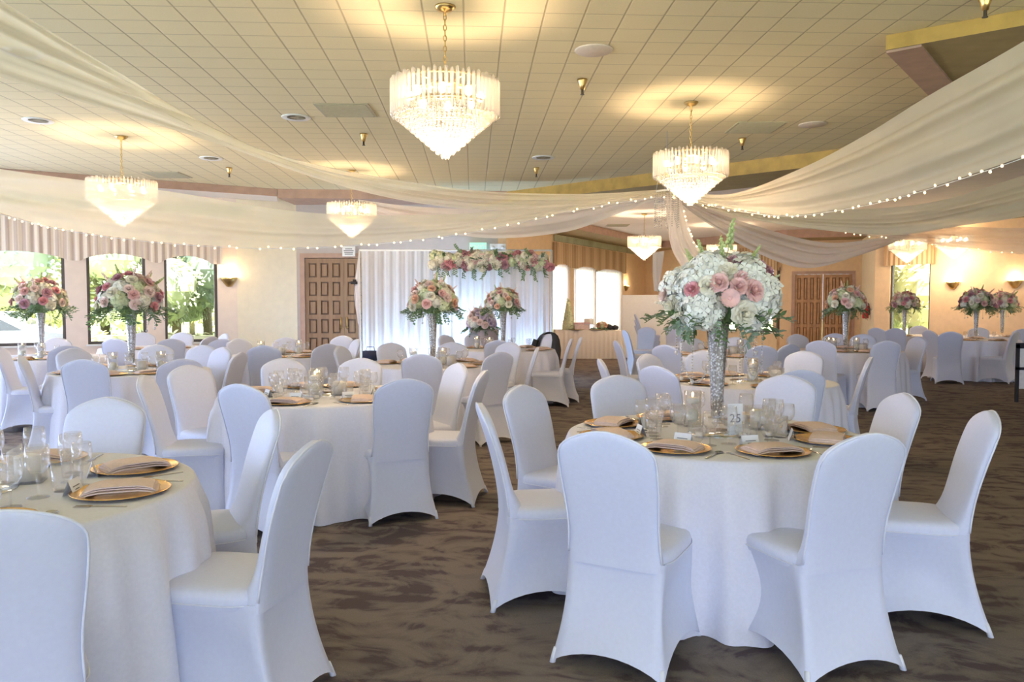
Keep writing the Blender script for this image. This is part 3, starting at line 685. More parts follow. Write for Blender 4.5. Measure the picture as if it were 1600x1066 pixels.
# ------------------------------------------------------------------ chair
CROWN = ((0, 1), (.25, .992), (.42, .955), (.55, .885), (.68, .765), (.80, .60), (.90, .40), (.96, .23), (1.0, .03))
def lerp1(v):
    for (a, fa), (b, fb) in zip(CROWN, CROWN[1:]):
        if v <= b: return fa+(fb-fa)*(v-a)/(b-a)
    return CROWN[-1][1]
def make_chair():
    t = thing('banquet_chair', '', 'chair')
    # skirt: stretch sides with an arched hem
    rows = []
    for k in range(13):
        q = k/12; a = (1-q)
        hw = .203+.034*a**2.0; yf = .215+.022*a**2; yb = -.218-.09*a**1.7; row = []
        cor = [(-hw, yb), (hw, yb), (hw, yf), (-hw, yf)]
        for e in range(4):
            p0 = Vector(cor[e]); p1 = Vector(cor[(e+1) % 4]); L = (p1-p0).length; d = (p1-p0)/L; nin = Vector((-d.y, d.x))
            conc = (.045 if e in (1, 3) else .016)*(sin(PI*min(1, q*.92+.12))**1.2)
            hem = .085 if e in (1, 3) else .07
            for s in (.0, .035, .11, .2, .3, .4, .5, .6, .7, .8, .89, .965):
                w = 4*s*(1-s); c = p0+d*L*s+nin*conc*w
                if s == 0: c = c+(Vector((0, 0))-c).normalized()*.012
                rise = hem*w**.8; row.append((c.x, c.y, rise+q*(.432-rise)))
        rows.append(row)
    obj('skirt', MB().grid(rows, True), M['cloth'], t)
    # seat cushion
    prof = [(.405, .965), (.425, 1.0), (.448, 1.0), (.464, .975), (.474, .92), (.480, .78), (.484, .45), (.485, .02)]
    rows = []
    for z, s in prof:
        row = []
        for j in range(40):
            a = 2*PI*j/40; c_, s_ = cos(a), sin(a); n = .42
            row.append((.216*s*math.copysign(abs(c_)**n, c_), .012+.226*s*math.copysign(abs(s_)**n, s_), z))
        rows.append(row)
    obj('seat', MB().grid(rows, True, False, True), M['cloth'], t)
    # backrest, leaning back with a rounded crown
    rows = []; N = 26
    zs = [.40+.42*i/14 for i in range(15)]+[.82+.14*sin(PI/2*i/11) for i in range(1, 12)]
    for z in zs:
        if z <= .82:
            u = (z-.40)/.42; w = .196+.006*u-.016*sin(PI*min(1, u*1.05))**2*(1-u)
        else:
            w = .202*lerp1((z-.82)/.14)
        lean = max(0, (z-.43)/.53); yc = -.205-.135*lean**1.2+.012*sin(PI*lean)
        th = .026 if z < .9 else .026*(1-.45*((z-.9)/.06)**2)
        row = []
        for j in range(40):
            a = 2*PI*j/40; c_, s_ = cos(a), sin(a)
            x = w*math.copysign(abs(c_)**.42, c_); y = yc+th*math.copysign(abs(s_)**.75, s_)
            if s_ > 0: y += .10*math.exp(-((z-.40)/.075)**1.3)*s_
            # the hand-hole of the frame shows as a shallow oval below the crown
            if s_ < 0:
                e = ((x/.062)**2+((z-.905)/.024)**2)
                y += .006*math.exp(-e**2)
            row.append((x, y, z))
        rows.append(row)
    obj('backrest', MB().grid(rows, True, False, True), M['cloth'], t)
    # seat front seam, and a paler rim cord painting edges that catch light
    pts = []
    for z in [.44+.38*i/10 for i in range(11)]+[.82+.138*sin(PI/2*i/9) for i in range(1, 10)]:
        lean = max(0, (z-.43)/.53); yc = -.205-.135*lean**1.2+.012*sin(PI*lean)
        if z <= .82: u = (z-.40)/.42; w = .196+.006*u-.016*sin(PI*min(1, u*1.05))**2*(1-u)
        else: w = .202*lerp1((z-.82)/.14)
        pts.append((w, yc-.012, z))
    pts = pts+[(-x, y, z) for x, y, z in pts[::-1]]
    obj('seam_and_lit_rim', MB().tube(pts, .0042, 6), M['pocket'], t)
    pts = [(.219*math.copysign(abs(cos(a))**.42, cos(a)), .012+.229*math.copysign(abs(sin(a))**.42, sin(a)), .428) for a in [-.75+(PI+1.5)*j/40 for j in range(41)]]
    obj('seam_and_lit_rim', MB().tube(pts, .003, 5), M['pocket'], t)
    # reinforced foot pockets
    for sx in (-1, 1):
        for yb, oy in ((-.308, -1), (.237, 1)):
            m = MB(); rr = []
            for z, g in ((0, .016), (.03, .015), (.055, .013)):
                cx = sx*(.228-.14*z); cy = yb-oy*.008-oy*((.30 if oy < 0 else .10)*z)
                rr.append([(cx+g*cos(2*PI*j/10)*.8, cy+g*sin(2*PI*j/10)*.8, z) for j in range(10)])
            m.grid(rr, True, True, True); obj('foot_pocket', m, M['pocket'], t)
    return t
CHAIR = make_chair()
TOPY = -.335
def chair(px, d, tgt, label, group, face=None):
    x = X(px, d)
    if face is None: th = math.atan2(tgt[0]-x, tgt[1]-d)
    else: th = math.radians(face)
    f = Vector((sin(th), cos(th))); o = Vector((x, d))-f*TOPY
    return place(CHAIR, (o.x, o.y, 0), -th, label, group), th

# ------------------------------------------------------------------ tables
def cloth_mesh(seed, r=.762, h=.765, segs=320):
    rnd = random.Random(seed); k1 = rnd.choice((15, 16, 17)); k2 = rnd.choice((25, 27, 29)); p1, p2, p3 = [rnd.uniform(0, 6) for _ in range(3)]
    rows = []
    prof = [(.02, h), (r*.5, h), (r*.9, h), (r-.012, h), (r-.002, h-.004), (r+.004, h-.015)]
    for q, z in prof: rows.append([(q*cos(2*PI*j/segs), q*sin(2*PI*j/segs), z) for j in range(segs)])
    for i in range(1, 15):
        u = i/14; z = (h-.015)*(1-u)+.004*u; row = []
        for j in range(segs):
            a = 2*PI*j/segs
            f = .55*sin(k1*a+p1+.5*sin(3*a+p3))+.35*sin(k2*a+p2)+.2*sin(5*a+p3)
            f = math.copysign(abs(f)**.8, f)
            q = r+.006+.05*u**1.1+.024*min(1, u*6)+(.068 if f > 0 else .052)*(.38*min(1, u*6)+.62*u)*f
            row.append((q*cos(a), q*sin(a), z))
        rows.append(row)
    return MB().grid(rows, True, True, False, True)
CLOTHS = [cloth_mesh(s).mesh('tablecloth', M['linen']) for s in (3, 5, 8)]
TT = .765
# charger, napkin, glassware, cards: one prototype of each
CHG = obj('charger_plate', MB().lathe([(1e-6, .004), (.095, .004), (.105, .007), (.16, .014), (.165, .016), (.166, .013), (.11, .003), (.1, 0), (1e-6, 0)], 36), M['gold']); tag(CHG, '', 'plate')
def napkin_mb():
    m = MB()
    for lay, (w, l, z, dx) in enumerate(((.155, .25, .017, 0), (.150, .235, .026, .004), (.14, .22, .034, -.004))):
        rows_t, rows_b = [], []
        for i in range(9):
            s = i/8*2-1; zz = z-.016*max(0, abs(s)-.62)**1*2.2
            rows_t.append([(dx+w/2*(j/6*2-1)*1.0, l/2*s, zz+.008-.004*abs(j/6*2-1)**3) for j in range(7)])
            rows_b.append([(dx+w/2*(j/6*2-1)*1.0, l/2*s, zz) for j in range(7)])
        m.grid(rows_t); m.grid(rows_b, flip=True)
        n = 9
        for ra in ([r[0] for r in rows_t], [r[0] for r in rows_b]), : m.grid([ra[0], ra[1]])
        m.grid([[r[6] for r in rows_b], [r[6] for r in rows_t]]); m.grid([rows_b[0], rows_t[0]]); m.grid([rows_t[8], rows_b[8]])
    return m
NAP = obj('napkin', napkin_mb(), M['napkin']); tag(NAP, '', 'napkin')
WINE = thing('wine_glass', '', 'glass')
obj('bowl', MB().lathe([(.004, .075), (.02, .08), (.034, .1), (.037, .125), (.032, .165), (.031, .165), (.036, .125), (.033, .102), (.02, .083), (1e-6, .08)], 20), M['glass'], WINE)
obj('stem', MB().lathe([(.004, .006), (.0035, .04), (.005, .076)], 8), M['glass'], WINE)
obj('foot', MB().lathe([(1e-6, .006), (.006, .006), (.032, .002), (.033, 0), (1e-6, 0)], 20), M['glass'], WINE)
TUM = obj('tumbler', MB().lathe([(1e-6, .0), (.03, 0), (.034, .02), (.038, .11), (.0365, .11), (.032, .022), (.028, .008), (1e-6, .008)], 20), M['glass']); tag(TUM, '', 'glass')
GOB = thing('votive_holder', '', 'candle holder')
obj('cup', MB().lathe([(1e-6, 0), (.022, 0), (.038, .02), (.042, .045), (.036, .062), (.034, .06), (.039, .045), (.035, .022), (1e-6, .008)], 18), M['glass'], GOB)
obj('tealight', MB().lathe([(1e-6, .009), (.019, .009), (.019, .024), (1e-6, .024)], 14), M['wax'], GOB)
FORK = MB()
FORK.box(-.0045, .0045, -.09, .03, 0, .003); FORK.box(-.011, .011, .03, .045, 0, .003)
for i in range(4): FORK.box(-.011+i*.0062, -.0075+i*.0062, .045, .085, .0005, .003)
FORK = obj('fork', FORK, M['steel'], smooth=False); tag(FORK, '', 'fork')
sm = MB().box(-.0045, .0045, -.1, .035, 0, .003)
rows = [[(.019*sqs*cos(2*PI*j/14), .062+.03*sqs*sin(2*PI*j/14), .001+.006*sqs**2) for j in range(14)] for sqs in (.05, .5, .8, 1)]
sm.grid(rows, True, True); SPOON = obj('spoon', sm, M['steel']); tag(SPOON, '', 'spoon')
CARD = obj('place_card', MB().add([(-.045, -.022, 0), (.045, -.022, 0), (.045, 0, .052), (-.045, 0, .052), (.045, .022, 0), (-.045, .022, 0)], [(0, 1, 2, 3), (3, 2, 4, 5)]) or None, None) if False else None
cm = MB(); cm.add([(-.045, -.02, 0), (.045, -.02, 0), (.045, 0, .055), (-.045, 0, .055), (.045, .02, 0), (-.045, .02, 0)], [(0, 1, 2, 3), (3, 2, 4, 5)])
cm.add([(-.043, -.0185, 0), (.043, -.0185, 0), (.043, 0, .052), (-.043, 0, .052), (.043, .0185, 0), (-.043, .0185, 0)], [(3, 2, 1, 0), (5, 4, 2, 3)])
CARD = thing('place_card', '', 'card')
fcard = obj('folded_card', cm, M['paper'], CARD, False)
ci = MB()
for k, w in ((.03, .028), (.019, .018)):
    y0 = -.02*(1-k/.055)-.0012; ci.add([(-w, y0, k-.002), (w, y0, k-.002), (w, y0+.0006, k+.002), (-w, y0+.0006, k+.002)], [(0, 1, 2, 3)])
obj('handwriting', ci, M['ink'], fcard, False)
# candle vases
CYL = thing('cylinder_vase', '', 'vase')
obj('glass_cylinder', MB().lathe([(1e-6, 0), (.046, 0), (.048, .01), (.048, .20), (.0455, .20), (.0455, .012), (1e-6, .012)], 24), M['glass'], CYL)
obj('submerged_blooms', MB().ball((0, 0, .06), .036, 10, 6, .042), M['cream_fill'], CYL)
obj('floating_candle', MB().lathe([(1e-6, .13), (.03, .13), (.036, .15), (.03, .162), (1e-6, .162)], 18), M['wax'], CYL)
obj('flame', MB().ball((0, 0, .178), .006, 6, 5, .014), M['flame'], [c for c in COL.objects if c.parent == CYL][-1])
SQV = thing('square_vase', '', 'vase')
def rsq(h, z): return [(h*math.copysign(abs(cos(a))**.25, cos(a)), h*math.copysign(abs(sin(a))**.25, sin(a)), z) for a in [2*PI*j/24 for j in range(24)]]
obj('glass_box', MB().grid([rsq(.058, 0), rsq(.058, .125), rsq(.055, .125), rsq(.055, .008)], True, True, True), M['glass'], SQV)
obj('pillar_candle', MB().lathe([(1e-6, .009), (.044, .009), (.045, .1), (.03, .106), (1e-6, .104)], 22), M['wax'], SQV)
MIR = obj('mirror_base', MB().lathe([(1e-6, .006), (.15, .006), (.152, .003), (.152, 0), (1e-6, 0)], 36), M['mirror']); tag(MIR, '', 'mirror tray')
# trumpet vase in mirror sequins
TRV = thing('trumpet_vase', '', 'vase')
obj('sequin_body', MB().lathe([(.024, .075), (.03, .09), (.034, .2), (.044, .4), (.058, .56), (.068, .62), (.064, .62), (.04, .4), (1e-6, .2)], 28), M['sequin'], TRV)
obj('glass_foot', MB().lathe([(1e-6, .0), (.062, 0), (.064, .006), (.03, .014), (.012, .03), (.02, .045), (.013, .06), (.026, .078)], 24), M['glass'], TRV)

# ------------------------------------------------------------------ flowers
def petal_face(c, nrm, up, w, l, curl=.3):
    """a cupped petal of 2x3 quads rooted at c, growing along up, facing nrm"""
    s = up.cross(nrm).normalized(); vs = []
    for i in range(4):
        t = i/3; ww = w*(.45+.75*sin(PI*min(1, t*.75+.12)))*.5; zz = curl*l*t*t
        for j in (-1, 0, 1): vs.append(c+up*l*t+s*ww*j+nrm*(zz*1-abs(j)*w*-.08))
    return vs, [(i*3+j, i*3+j+1, i*3+j+4, i*3+j+3) for i in range(3) for j in range(2)]
def sph(n, rnd, zmin=-1):
    out = []; g = PI*(3-math.sqrt(5))
    for i in range(n):
        z = 1-(i+.5)/n*(1-zmin); r = math.sqrt(max(0, 1-z*z)); a = g*i+rnd.uniform(-.15, .15); out.append(Vector((r*cos(a), r*sin(a), z)))
    return out
def hydrangea(seed, R=.088, n=115, pet=.029):
    rnd = random.Random(seed); m = MB().ball((0, 0, 0), R*.82, 10, 7)
    for nrm in sph(n, rnd, -.75):
        base = nrm; nrm = (nrm+Vector((rnd.uniform(-1, 1), rnd.uniform(-1, 1), rnd.uniform(-1, 1)))*.38).normalized()
        a0 = rnd.uniform(0, 1.5); t1 = nrm.orthogonal().normalized(); t2 = nrm.cross(t1)
        c = base*R*rnd.uniform(.90, 1.10)
        for k in range(4):
            a = a0+k*PI/2; d = t1*cos(a)+t2*sin(a); s = nrm.cross(d)
            m.add([c, c+d*pet*.55+s*pet*.42+nrm*.004, c+d*pet*.95+nrm*.001, c+d*pet*.55-s*pet*.42+nrm*.004], [(0, 1, 2, 3)])
    return m
def rose(seed, R=.045, rings=6):
    rnd = random.Random(seed); m = MB().ball((0, 0, R*.5), R*.30, 7, 5, R*.42)
    for k in range(rings):
        n = 3+k; rr = R*(.12+.13*k)
        for i in range(n):
            tilt = .02+.19*k+rnd.uniform(-.10, .10)
            a = 2*PI*(i+.37*k)/n+rnd.uniform(-.16, .16); out = Vector((cos(a), sin(a), 0))
            up = (Vector((0, 0, 1))*cos(tilt)+out*sin(tilt)).normalized(); nr = (out*cos(tilt)-Vector((0, 0, 1))*sin(tilt))
            v, f = petal_face(out*rr*.75+Vector((0, 0, R*.05)), nr, up, R*(.62+.10*k)*rnd.uniform(.85, 1.1), R*(1.02-.06*k)*rnd.uniform(.9, 1.08), .05+.09*k)
            m.add(v, f)
    return m
def peony(seed, R=.052): return rose(seed, R, 7)
def gerbera(seed, R=.05):
    m = MB().ball((0, 0, .006), R*.25, 8, 4, .008)
    for lay in range(2):
        for i in range(18):
            a = 2*PI*(i+.5*lay)/18; d = Vector((cos(a), sin(a), .25+.25*lay)).normalized(); nr = Vector((-cos(a)*.3, -sin(a)*.3, 1)).normalized()
            v, f = petal_face(d*R*.15, nr, d, R*.26, R*.9, .05); m.add(v, f)
    return m
def leaf(m, base, d, nrm, l, w):
    s = d.cross(nrm).normalized(); vs = []
    for t, ww, h in ((0, .1, 0), (.3, .9, .06), (.65, .75, .05), (1, .03, -.08)):
        for j in (-1, 0, 1): vs.append(base+d*l*t+s*w*.5*ww*j+nrm*(h*l-(.12*w if j == 0 else 0)))
    m.add(vs, [(i*3+j, i*3+j+1, i*3+j+4, i*3+j+3) for i in range(3) for j in range(2)])
def sprig(seed, L=.2, n=12, lw=.028, ll=.05, droop=.3):
    rnd = random.Random(seed); m = MB(); pts = [Vector((0, 0, 0))]
    for i in range(1, 9): t = i/8; pts.append(Vector((L*t, .02*sin(t*3+seed), -droop*L*t*t)))
    m.tube(pts, .0022, 5)
    for i in range(n):
        t = .2+.8*i/n; k = min(7, int(t*8)); p = pts[k].lerp(pts[k+1], t*8-k); sd = 1 if i % 2 else -1
        d = Vector((.65, sd*.75, rnd.uniform(-.2, .5))).normalized(); nr = Vector((rnd.uniform(-.3, .3), rnd.uniform(-.3, .3), 1)); nr = (nr-d*nr.dot(d)).normalized()
        leaf(m, p, d, nr, ll*rnd.uniform(.7, 1.15), lw)
    return m
def spike(seed, L=.2):
    rnd = random.Random(seed); m = MB().tube([(0, 0, 0), (0, 0, L)], .003, 5)
    n = 22
    for i in range(n):
        t = .25+.75*i/n; a = i*2.4; r = .02*(1-t*.75)
        m.ball((r*cos(a), r*sin(a), L*t), .011*(1.15-t*.6), 6, 4, .013*(1.15-t*.5))
    return m
def dirrot(nrm, roll=0):
    return Vector((0, 0, 1)).rotation_difference(nrm).to_matrix().to_4x4() @ Matrix.Rotation(roll, 4, 'Z')
FM = {}
def fmesh(kind, mat, seed):
    k = (kind, mat, seed % 3)
    if k not in FM:
        mb = {'hydrangea': hydrangea, 'rose': rose, 'peony': peony, 'gerbera': gerbera, 'leaf_sprig': sprig, 'bud_spike': spike}[kind](seed % 3+1)
        FM[k] = mb.mesh(kind, M[mat])
    return FM[k]
def put(parent, kind, mat, seed, loc, nrm, roll=0, s=1.0):
    o = link(kind, fmesh(kind, mat, seed), parent); o.matrix_local = Matrix.Translation(loc) @ dirrot(Vector(nrm).normalized(), roll) @ Matrix.Scale(s, 4); return o
def bouquet(items, seed, name='floral_arrangement'):
    """items: (kind, material, azimuth deg [0 = towards the camera], elevation deg, radius, scale)"""
    t = thing(name, '', 'flowers'); rnd = random.Random(seed)
    core = MB().ball((0, 0, .13), .16, 14, 9, .13); obj('foliage_core', core, M['leaf'], t)
    for i, (kd, mt, az, el, r, s) in enumerate(items):
        a = math.radians(az-90); e = math.radians(el); n = Vector((cos(a)*cos(e), sin(a)*cos(e), sin(e)))
        put(t, kd, mt, i, Vector((n.x*r, n.y*r, .13+n.z*r*.98)), n, rnd.uniform(0, 6), s)
    for i in range(34):      # ruff of leaves drooping round the rim
        a = 2*PI*i/34+rnd.uniform(-.1, .1); r = .14+.09*rnd.random(); o = link('leaf_sprig', fmesh('leaf_sprig', 'leaf' if i % 3 else 'leaf2', i), t)
        o.location = (r*cos(a), r*sin(a), .07+.04*rnd.random()); o.rotation_euler = (rnd.uniform(-.5, .5), rnd.uniform(-.05, .75), a); o.scale = (rnd.uniform(.8, 1.25),)*3
    return t
def strands(t, specs):
    """hanging crystal strands: straight drops and swags"""
    for s in specs:
        m = MB()
        if len(s) == 4:
            x, y, z0, L = s; n = int(L/.017)
            for j in range(n): m.ball((x, y, z0-j*.017), .0062, 5, 3)
            m.ball((x, y, z0-n*.017-.012), .011, 6, 4, .016)
        else:
            x0, y0, x1, y1, z0, sag = s; n = 26
            for j in range(n+1):
                u = j/n; m.ball((x0+(x1-x0)*u, y0+(y1-y0)*u, z0-sag*4*u*(1-u)), .0062, 5, 3)
        obj('bead_chain', m, M['crystal_bead'], t)
WHITE = [('hydrangea', 'white_petal', -52, 28, .24, 1.12), ('hydrangea', 'white_petal', -38, -4, .25, 1.08), ('hydrangea', 'white_petal', 55, 12, .25, 1.2), ('hydrangea', 'white_petal', 35, 40, .26, 1.1),
         ('hydrangea', 'white_petal', -30, 52, .26, 1.05), ('hydrangea', 'white_petal', 95, 25, .24, 1.1), ('hydrangea', 'white_petal', -95, 22, .25, 1.1), ('hydrangea', 'white_petal', 140, 25, .24, 1.1),
         ('hydrangea', 'white_petal', 185, 25, .24, 1.1), ('hydrangea', 'white_petal', -140, 30, .24, 1.1), ('hydrangea', 'white_petal', 160, 60, .25, 1), ('hydrangea', 'white_petal', 80, 55, .27, .95),
         ('hydrangea', 'white_petal', 40, -12, .25, .9),
         ('peony', 'ivory', -5, 38, .30, 1.15), ('peony', 'ivory', 14, -10, .31, 1.2), ('peony', 'ivory', -75, -2, .30, 1.1), ('peony', 'ivory', -25, 20, .32, .95), ('rose', 'ivory', 120, 5, .3, 1.1),
         ('rose', 'pink', -14, 22, .33, 1.05), ('rose', 'pink', 6, 18, .33, 1.0), ('gerbera', 'pink', -4, 6, .34, 1.25), ('rose', 'pink', 22, 14, .33, 1.25), ('rose', 'rose', -42, 15, .33, .9),
         ('rose', 'pink', 12, 28, .32, .9), ('rose', 'blush', -12, 30, .31, .8), ('rose', 'mauve', 58, 42, .33, 1.1), ('rose', 'mauve', 72, 35, .34, .95), ('rose', 'mauve', 15, 55, .31, .9), ('rose', 'blush', -85, 10, .33, 1),
         ('rose', 'mauve', 85, 5, .33, .9), ('rose', 'pink', 170, 10, .32, 1), ('rose', 'pink', -160, 20, .32, 1), ('rose', 'blush', 100, 45, .3, 1),
         ('bud_spike', 'lime', -50, 62, .27, .9), ('bud_spike', 'lime', -80, 58, .27, .7), ('bud_spike', 'lime', 15, 72, .30, 1.25), ('bud_spike', 'lime', -8, 62, .27, .8), ('bud_spike', 'lime', 60, 55, .28, .8),
         ('bud_spike', 'lime', 160, 70, .27, 1.0), ('leaf_sprig', 'leaf2', 70, 10, .2, 1.2), ('leaf_sprig', 'leaf2', 85, -10, .25, 1.3), ('leaf_sprig', 'leaf', -75, -15, .25, 1.3), ('leaf_sprig', 'leaf2', 5, 60, .2, 1)]
def mixed(cols, seed):
    rnd = random.Random(seed); it = []
    for i, v in enumerate(sph(46, rnd, -.15)):
        el = math.degrees(math.asin(v.z)); az = math.degrees(math.atan2(v.y, v.x))
        kd, mt = cols[i % len(cols)]
        it.append((kd, mt, az, el, .22 if kd == 'hydrangea' else .285, rnd.uniform(.8, 1.02) if kd != 'hydrangea' else rnd.uniform(.8, .95)))
    for k in range(7): it.append(('bud_spike', 'lime' if k % 2 else 'blush', rnd.uniform(0, 360), rnd.uniform(35, 80), .24, rnd.uniform(.7, 1.0)))
    for k in range(8): it.append(('leaf_sprig', 'leaf', rnd.uniform(0, 360), rnd.uniform(-15, 20), .22, 1.1))
    return it
WHITE = [(k, m_, a, e, r*(.92 if k == 'hydrangea' else 1.0), s_*(1.30 if k == 'hydrangea' else .95 if k in ('bud_spike', 'leaf_sprig') else .88)) for k, m_, a, e, r, s_ in WHITE]
rw = random.Random(77)
for k in range(26):      # small filler blooms between the heads
    WHITE.append((rw.choice(('rose', 'rose', 'bud_spike')), rw.choice(('ivory', 'pale_green', 'blush', 'white_petal')), rw.uniform(0, 360), rw.uniform(-12, 70), .27, rw.uniform(.5, .7)))
for k in range(16): WHITE.append(('leaf_sprig', 'leaf' if k % 2 else 'leaf2', rw.uniform(0, 360), rw.uniform(-22, 6), .24, rw.uniform(1.0, 1.35)))
B_WHITE = bouquet(WHITE, 1)
strands(B_WHITE, [(-.24, -.10, .06, .36), (-.19, -.16, .06, .38), (-.10, -.2, .05, .32), (.08, -.2, .05, .36), (.17, -.16, .05, .34), (.24, -.1, .05, .32), (-.24, .05, .05, .22), (.25, .05, .05, .22), (.0, .22, .05, .24),
                  (-.24, -.1, -.09, -.19, -.20, .13), (.12, -.18, .24, -.1, -.18, .12)])
B_PEACH = bouquet(mixed([('hydrangea', 'pale_green'), ('rose', 'peach'), ('peony', 'ivory'), ('rose', 'pink'), ('hydrangea', 'ivory'), ('rose', 'blush')], 4), 2)
strands(B_PEACH, [(-.16, -.1, .05, .14), (.16, -.12, .05, .16), (.2, .1, .05, .14)])
B_ROSE = bouquet(mixed([('rose', 'rose'), ('hydrangea', 'ivory'), ('rose', 'pink'), ('rose', 'blush'), ('hydrangea', 'white_petal'), ('rose', 'mauve'), ('rose', 'blush'), ('hydrangea', 'pale_green'), ('rose', 'ivory')], 9), 3)
strands(B_ROSE, [(-.16, -.1, .05, .2), (.17, -.1, .05, .2), (.2, .1, .05, .18), (-.2, .08, .05, .2)])

# ------------------------------------------------------------------ lay the tables
def side_words(dx, dy, L, R):
    a = math.degrees(math.atan2(dx, -dy))       # 0 = camera side, 90 = towards R
    n = [('near', ''), ('near', R), ('', R), ('far', R), ('far', ''), ('far', L), ('', L), ('near', L)][int(((a+22.5) % 360)//45)]
    return (n[0]+' '+n[1]+'-side').strip() if n[1] else n[0]+' side'
SEEN = {}
def uniq(lab):
    """things nothing tells apart share the label; count them so they also share a group"""
    SEEN[lab] = SEEN.get(lab, 0)+1; return lab
def table(c, name, chairs, L, R, level, seed, extra=(), bq=None, vase_at=None, short=None, skip=()):
    short = short or name
    o = link('tablecloth', CLOTHS[seed % 3], None, (c[0], c[1], 0), seed*1.3); tag(o, 'white floor-length cloth on '+name, 'tablecloth', 'white round tablecloths')
    angs = []; seen = {}
    infos = []
    for it in chairs:
        px, d = it[0], it[1]; face = it[2] if len(it) > 2 else None
        x = X(px, d); infos.append((px, d, face, x-c[0], d-c[1]))
    used = {}
    for px, d, face, dx, dy in infos:
        w = side_words(dx, dy, L, R); used.setdefault(w, []).append((px, d, face, dx, dy))
    for w, lst in used.items():
        lst.sort(key=lambda q: q[1])
        for k, (px, d, face, dx, dy) in enumerate(lst):
            ord_ = '' if len(lst) == 1 else (['closer', 'further'] if len(lst) == 2 else ['closer', 'middle', 'further'])[min(k, 2)]
            chair(px, d, c, ('%s white covered chair on the %s of %s' % (ord_, w, name)).strip(), 'chairs at '+name, face)
            angs.append((math.atan2(dx, -dy), w+(' '+ord_+' seat' if ord_ else '')))
    rnd = random.Random(seed)
    for a, w in angs:
        ux, uy = sin(a), -cos(a); vx, vy = cos(a), sin(a)
        if level == 0 and uy > .2: continue
        p = lambda r, t: (c[0]+ux*r+vx*t, c[1]+uy*r+vy*t, TT)
        rz = a
        q = p(.565, 0); place(CHG, q, rz, 'gold charger plate at the %s of %s' % (w, short), 'charger plates on '+short)
        nr = rz+(PI/2 if seed == 3 else rnd.choice((0, .4, PI/2, PI/2, -.6)))
        place(NAP, (q[0], q[1], TT+.001), nr, 'folded blush napkin at the %s of %s' % (w, short), 'napkins on '+short)
        if level >= 1:
            q = p(.36, .10); place(WINE, q, 0, 'stemmed wine glass at the %s of %s' % (w, short), 'wine glasses on '+short)
        if level >= 2:
            q = p(.335, .02); place(TUM, q, 0, 'clear water tumbler at the %s of %s' % (w, short), 'tumblers on '+short)
            q = p(.31, -.08); place(WINE, q, 0, 'second stemmed glass at the %s of %s' % (w, short), 'second glasses on '+short, 1.12)
            q = p(.60, -.195); place(FORK, q, rz+.05, 'steel fork at the %s of %s' % (w, short), 'forks on '+short)
            q = p(.60, .195); place(SPOON, q, rz-.05, 'steel spoon at the %s of %s' % (w, short), 'spoons on '+short)
            q = p(.40, -.02); place(CARD, q, rz+rnd.uniform(-.3, .3), 'folded white place card at the %s of %s' % (w, short), 'place cards on '+short)
    va = vase_at or c
    if level >= 1:
        place(MIR, (va[0], va[1], TT), 0, 'round mirror tray in the middle of '+short, 'mirror trays')
    zt = TT+(.0065 if level >= 1 else 0)
    if bq is not None:
        place(TRV, (va[0], va[1], zt), 0, 'tall mirror-sequinned trumpet vase on '+short, 'trumpet vases')
        b, rz, s, lab = bq
        place(b, (va[0], va[1], zt+.56), rz, lab, 'tall floral arrangements', s)
    for kind, dx, dy, lab in extra:
        z = TT
        if kind == 'cyl': place(CYL, (va[0]+dx, va[1]+dy, z), 0, lab, 'floating candle vases')
        elif kind == 'sq': place(SQV, (va[0]+dx, va[1]+dy, z), .3, lab, 'square candle vases')
        elif kind == 'vot': place(GOB, (va[0]+dx, va[1]+dy, z), 0, lab, 'glass votive holders')

def cand(short, a, b, c):
    return [('cyl', a[0], a[1], 'tall cylinder candle vase on '+short), ('sq', b[0], b[1], 'square glass candle vase on '+short), ('cyl', c[0], c[1], 'second cylinder candle vase on '+short)]
T1 = (1.06, 4.11)
table(T1, 'the hydrangea bouquet table', [(944, 2.97, 28), (1362, 2.93, -19), (750, 3.84, 82), (815, 4.70, 128), (965, 5.35), (1231, 5.35), (1415, 4.26, -92), (1551, 3.55, -74)], 'aisle', 'open-carpet', 2, 3,
      extra=[('cyl', -.07, .25, 'cylinder candle vase behind the sequinned vase on the hydrangea bouquet table'), ('sq', .27, .16, 'square candle vase beside the table number on the hydrangea bouquet table'),
             ('vot', -.12, -.12, 'small glass votive before the sequinned vase on the hydrangea bouquet table'), ('vot', .24, -.1, 'round glass votive beside the place card on the hydrangea bouquet table'), ('vot', .10, -.13, 'low votive between card and vase on the hydrangea bouquet table')],
      bq=(B_WHITE, 0, .86, 'tall bouquet of white hydrangeas and pink roses with crystal strands'), vase_at=(X(1122, 4.1), 4.1))
# table number card
tn = thing('table_number', 'upright white table number card beside the sequinned vase', 'card', (X(1151, 4.16), 4.16, TT), .12)
obj('card_panel', MB().box(-.042, .042, 0, .003, .0, .15), M['paper'], tn, False)
text_child('card_number', '25', .065, M['ink'], tn, (0, -.002, .07), (PI/2, 0, 0))
T2 = (-1.43, 5.91)
table(T2, 'the candle table without bouquet', [(632, 5.11, -24), (757, 5.75, -80), (716, 6.5), (563, 7.1), (441, 7.05), (292, 6.25, 122), (222, 5.38, 80), (373, 4.78, 24)], 'window', 'aisle', 2, 5,
      extra=[('cyl', -.05, .02, 'tall floating candle vase in the middle of the candle table without bouquet'), ('cyl', -.02, -.16, 'shorter floating candle vase at the front of the candle table without bouquet'), ('sq', .13, -.05, 'square candle vase on the candle table without bouquet'), ('vot', .02, -.28, 'small votive glass on the candle table without bouquet')])
T3 = (-1.97, 2.82)
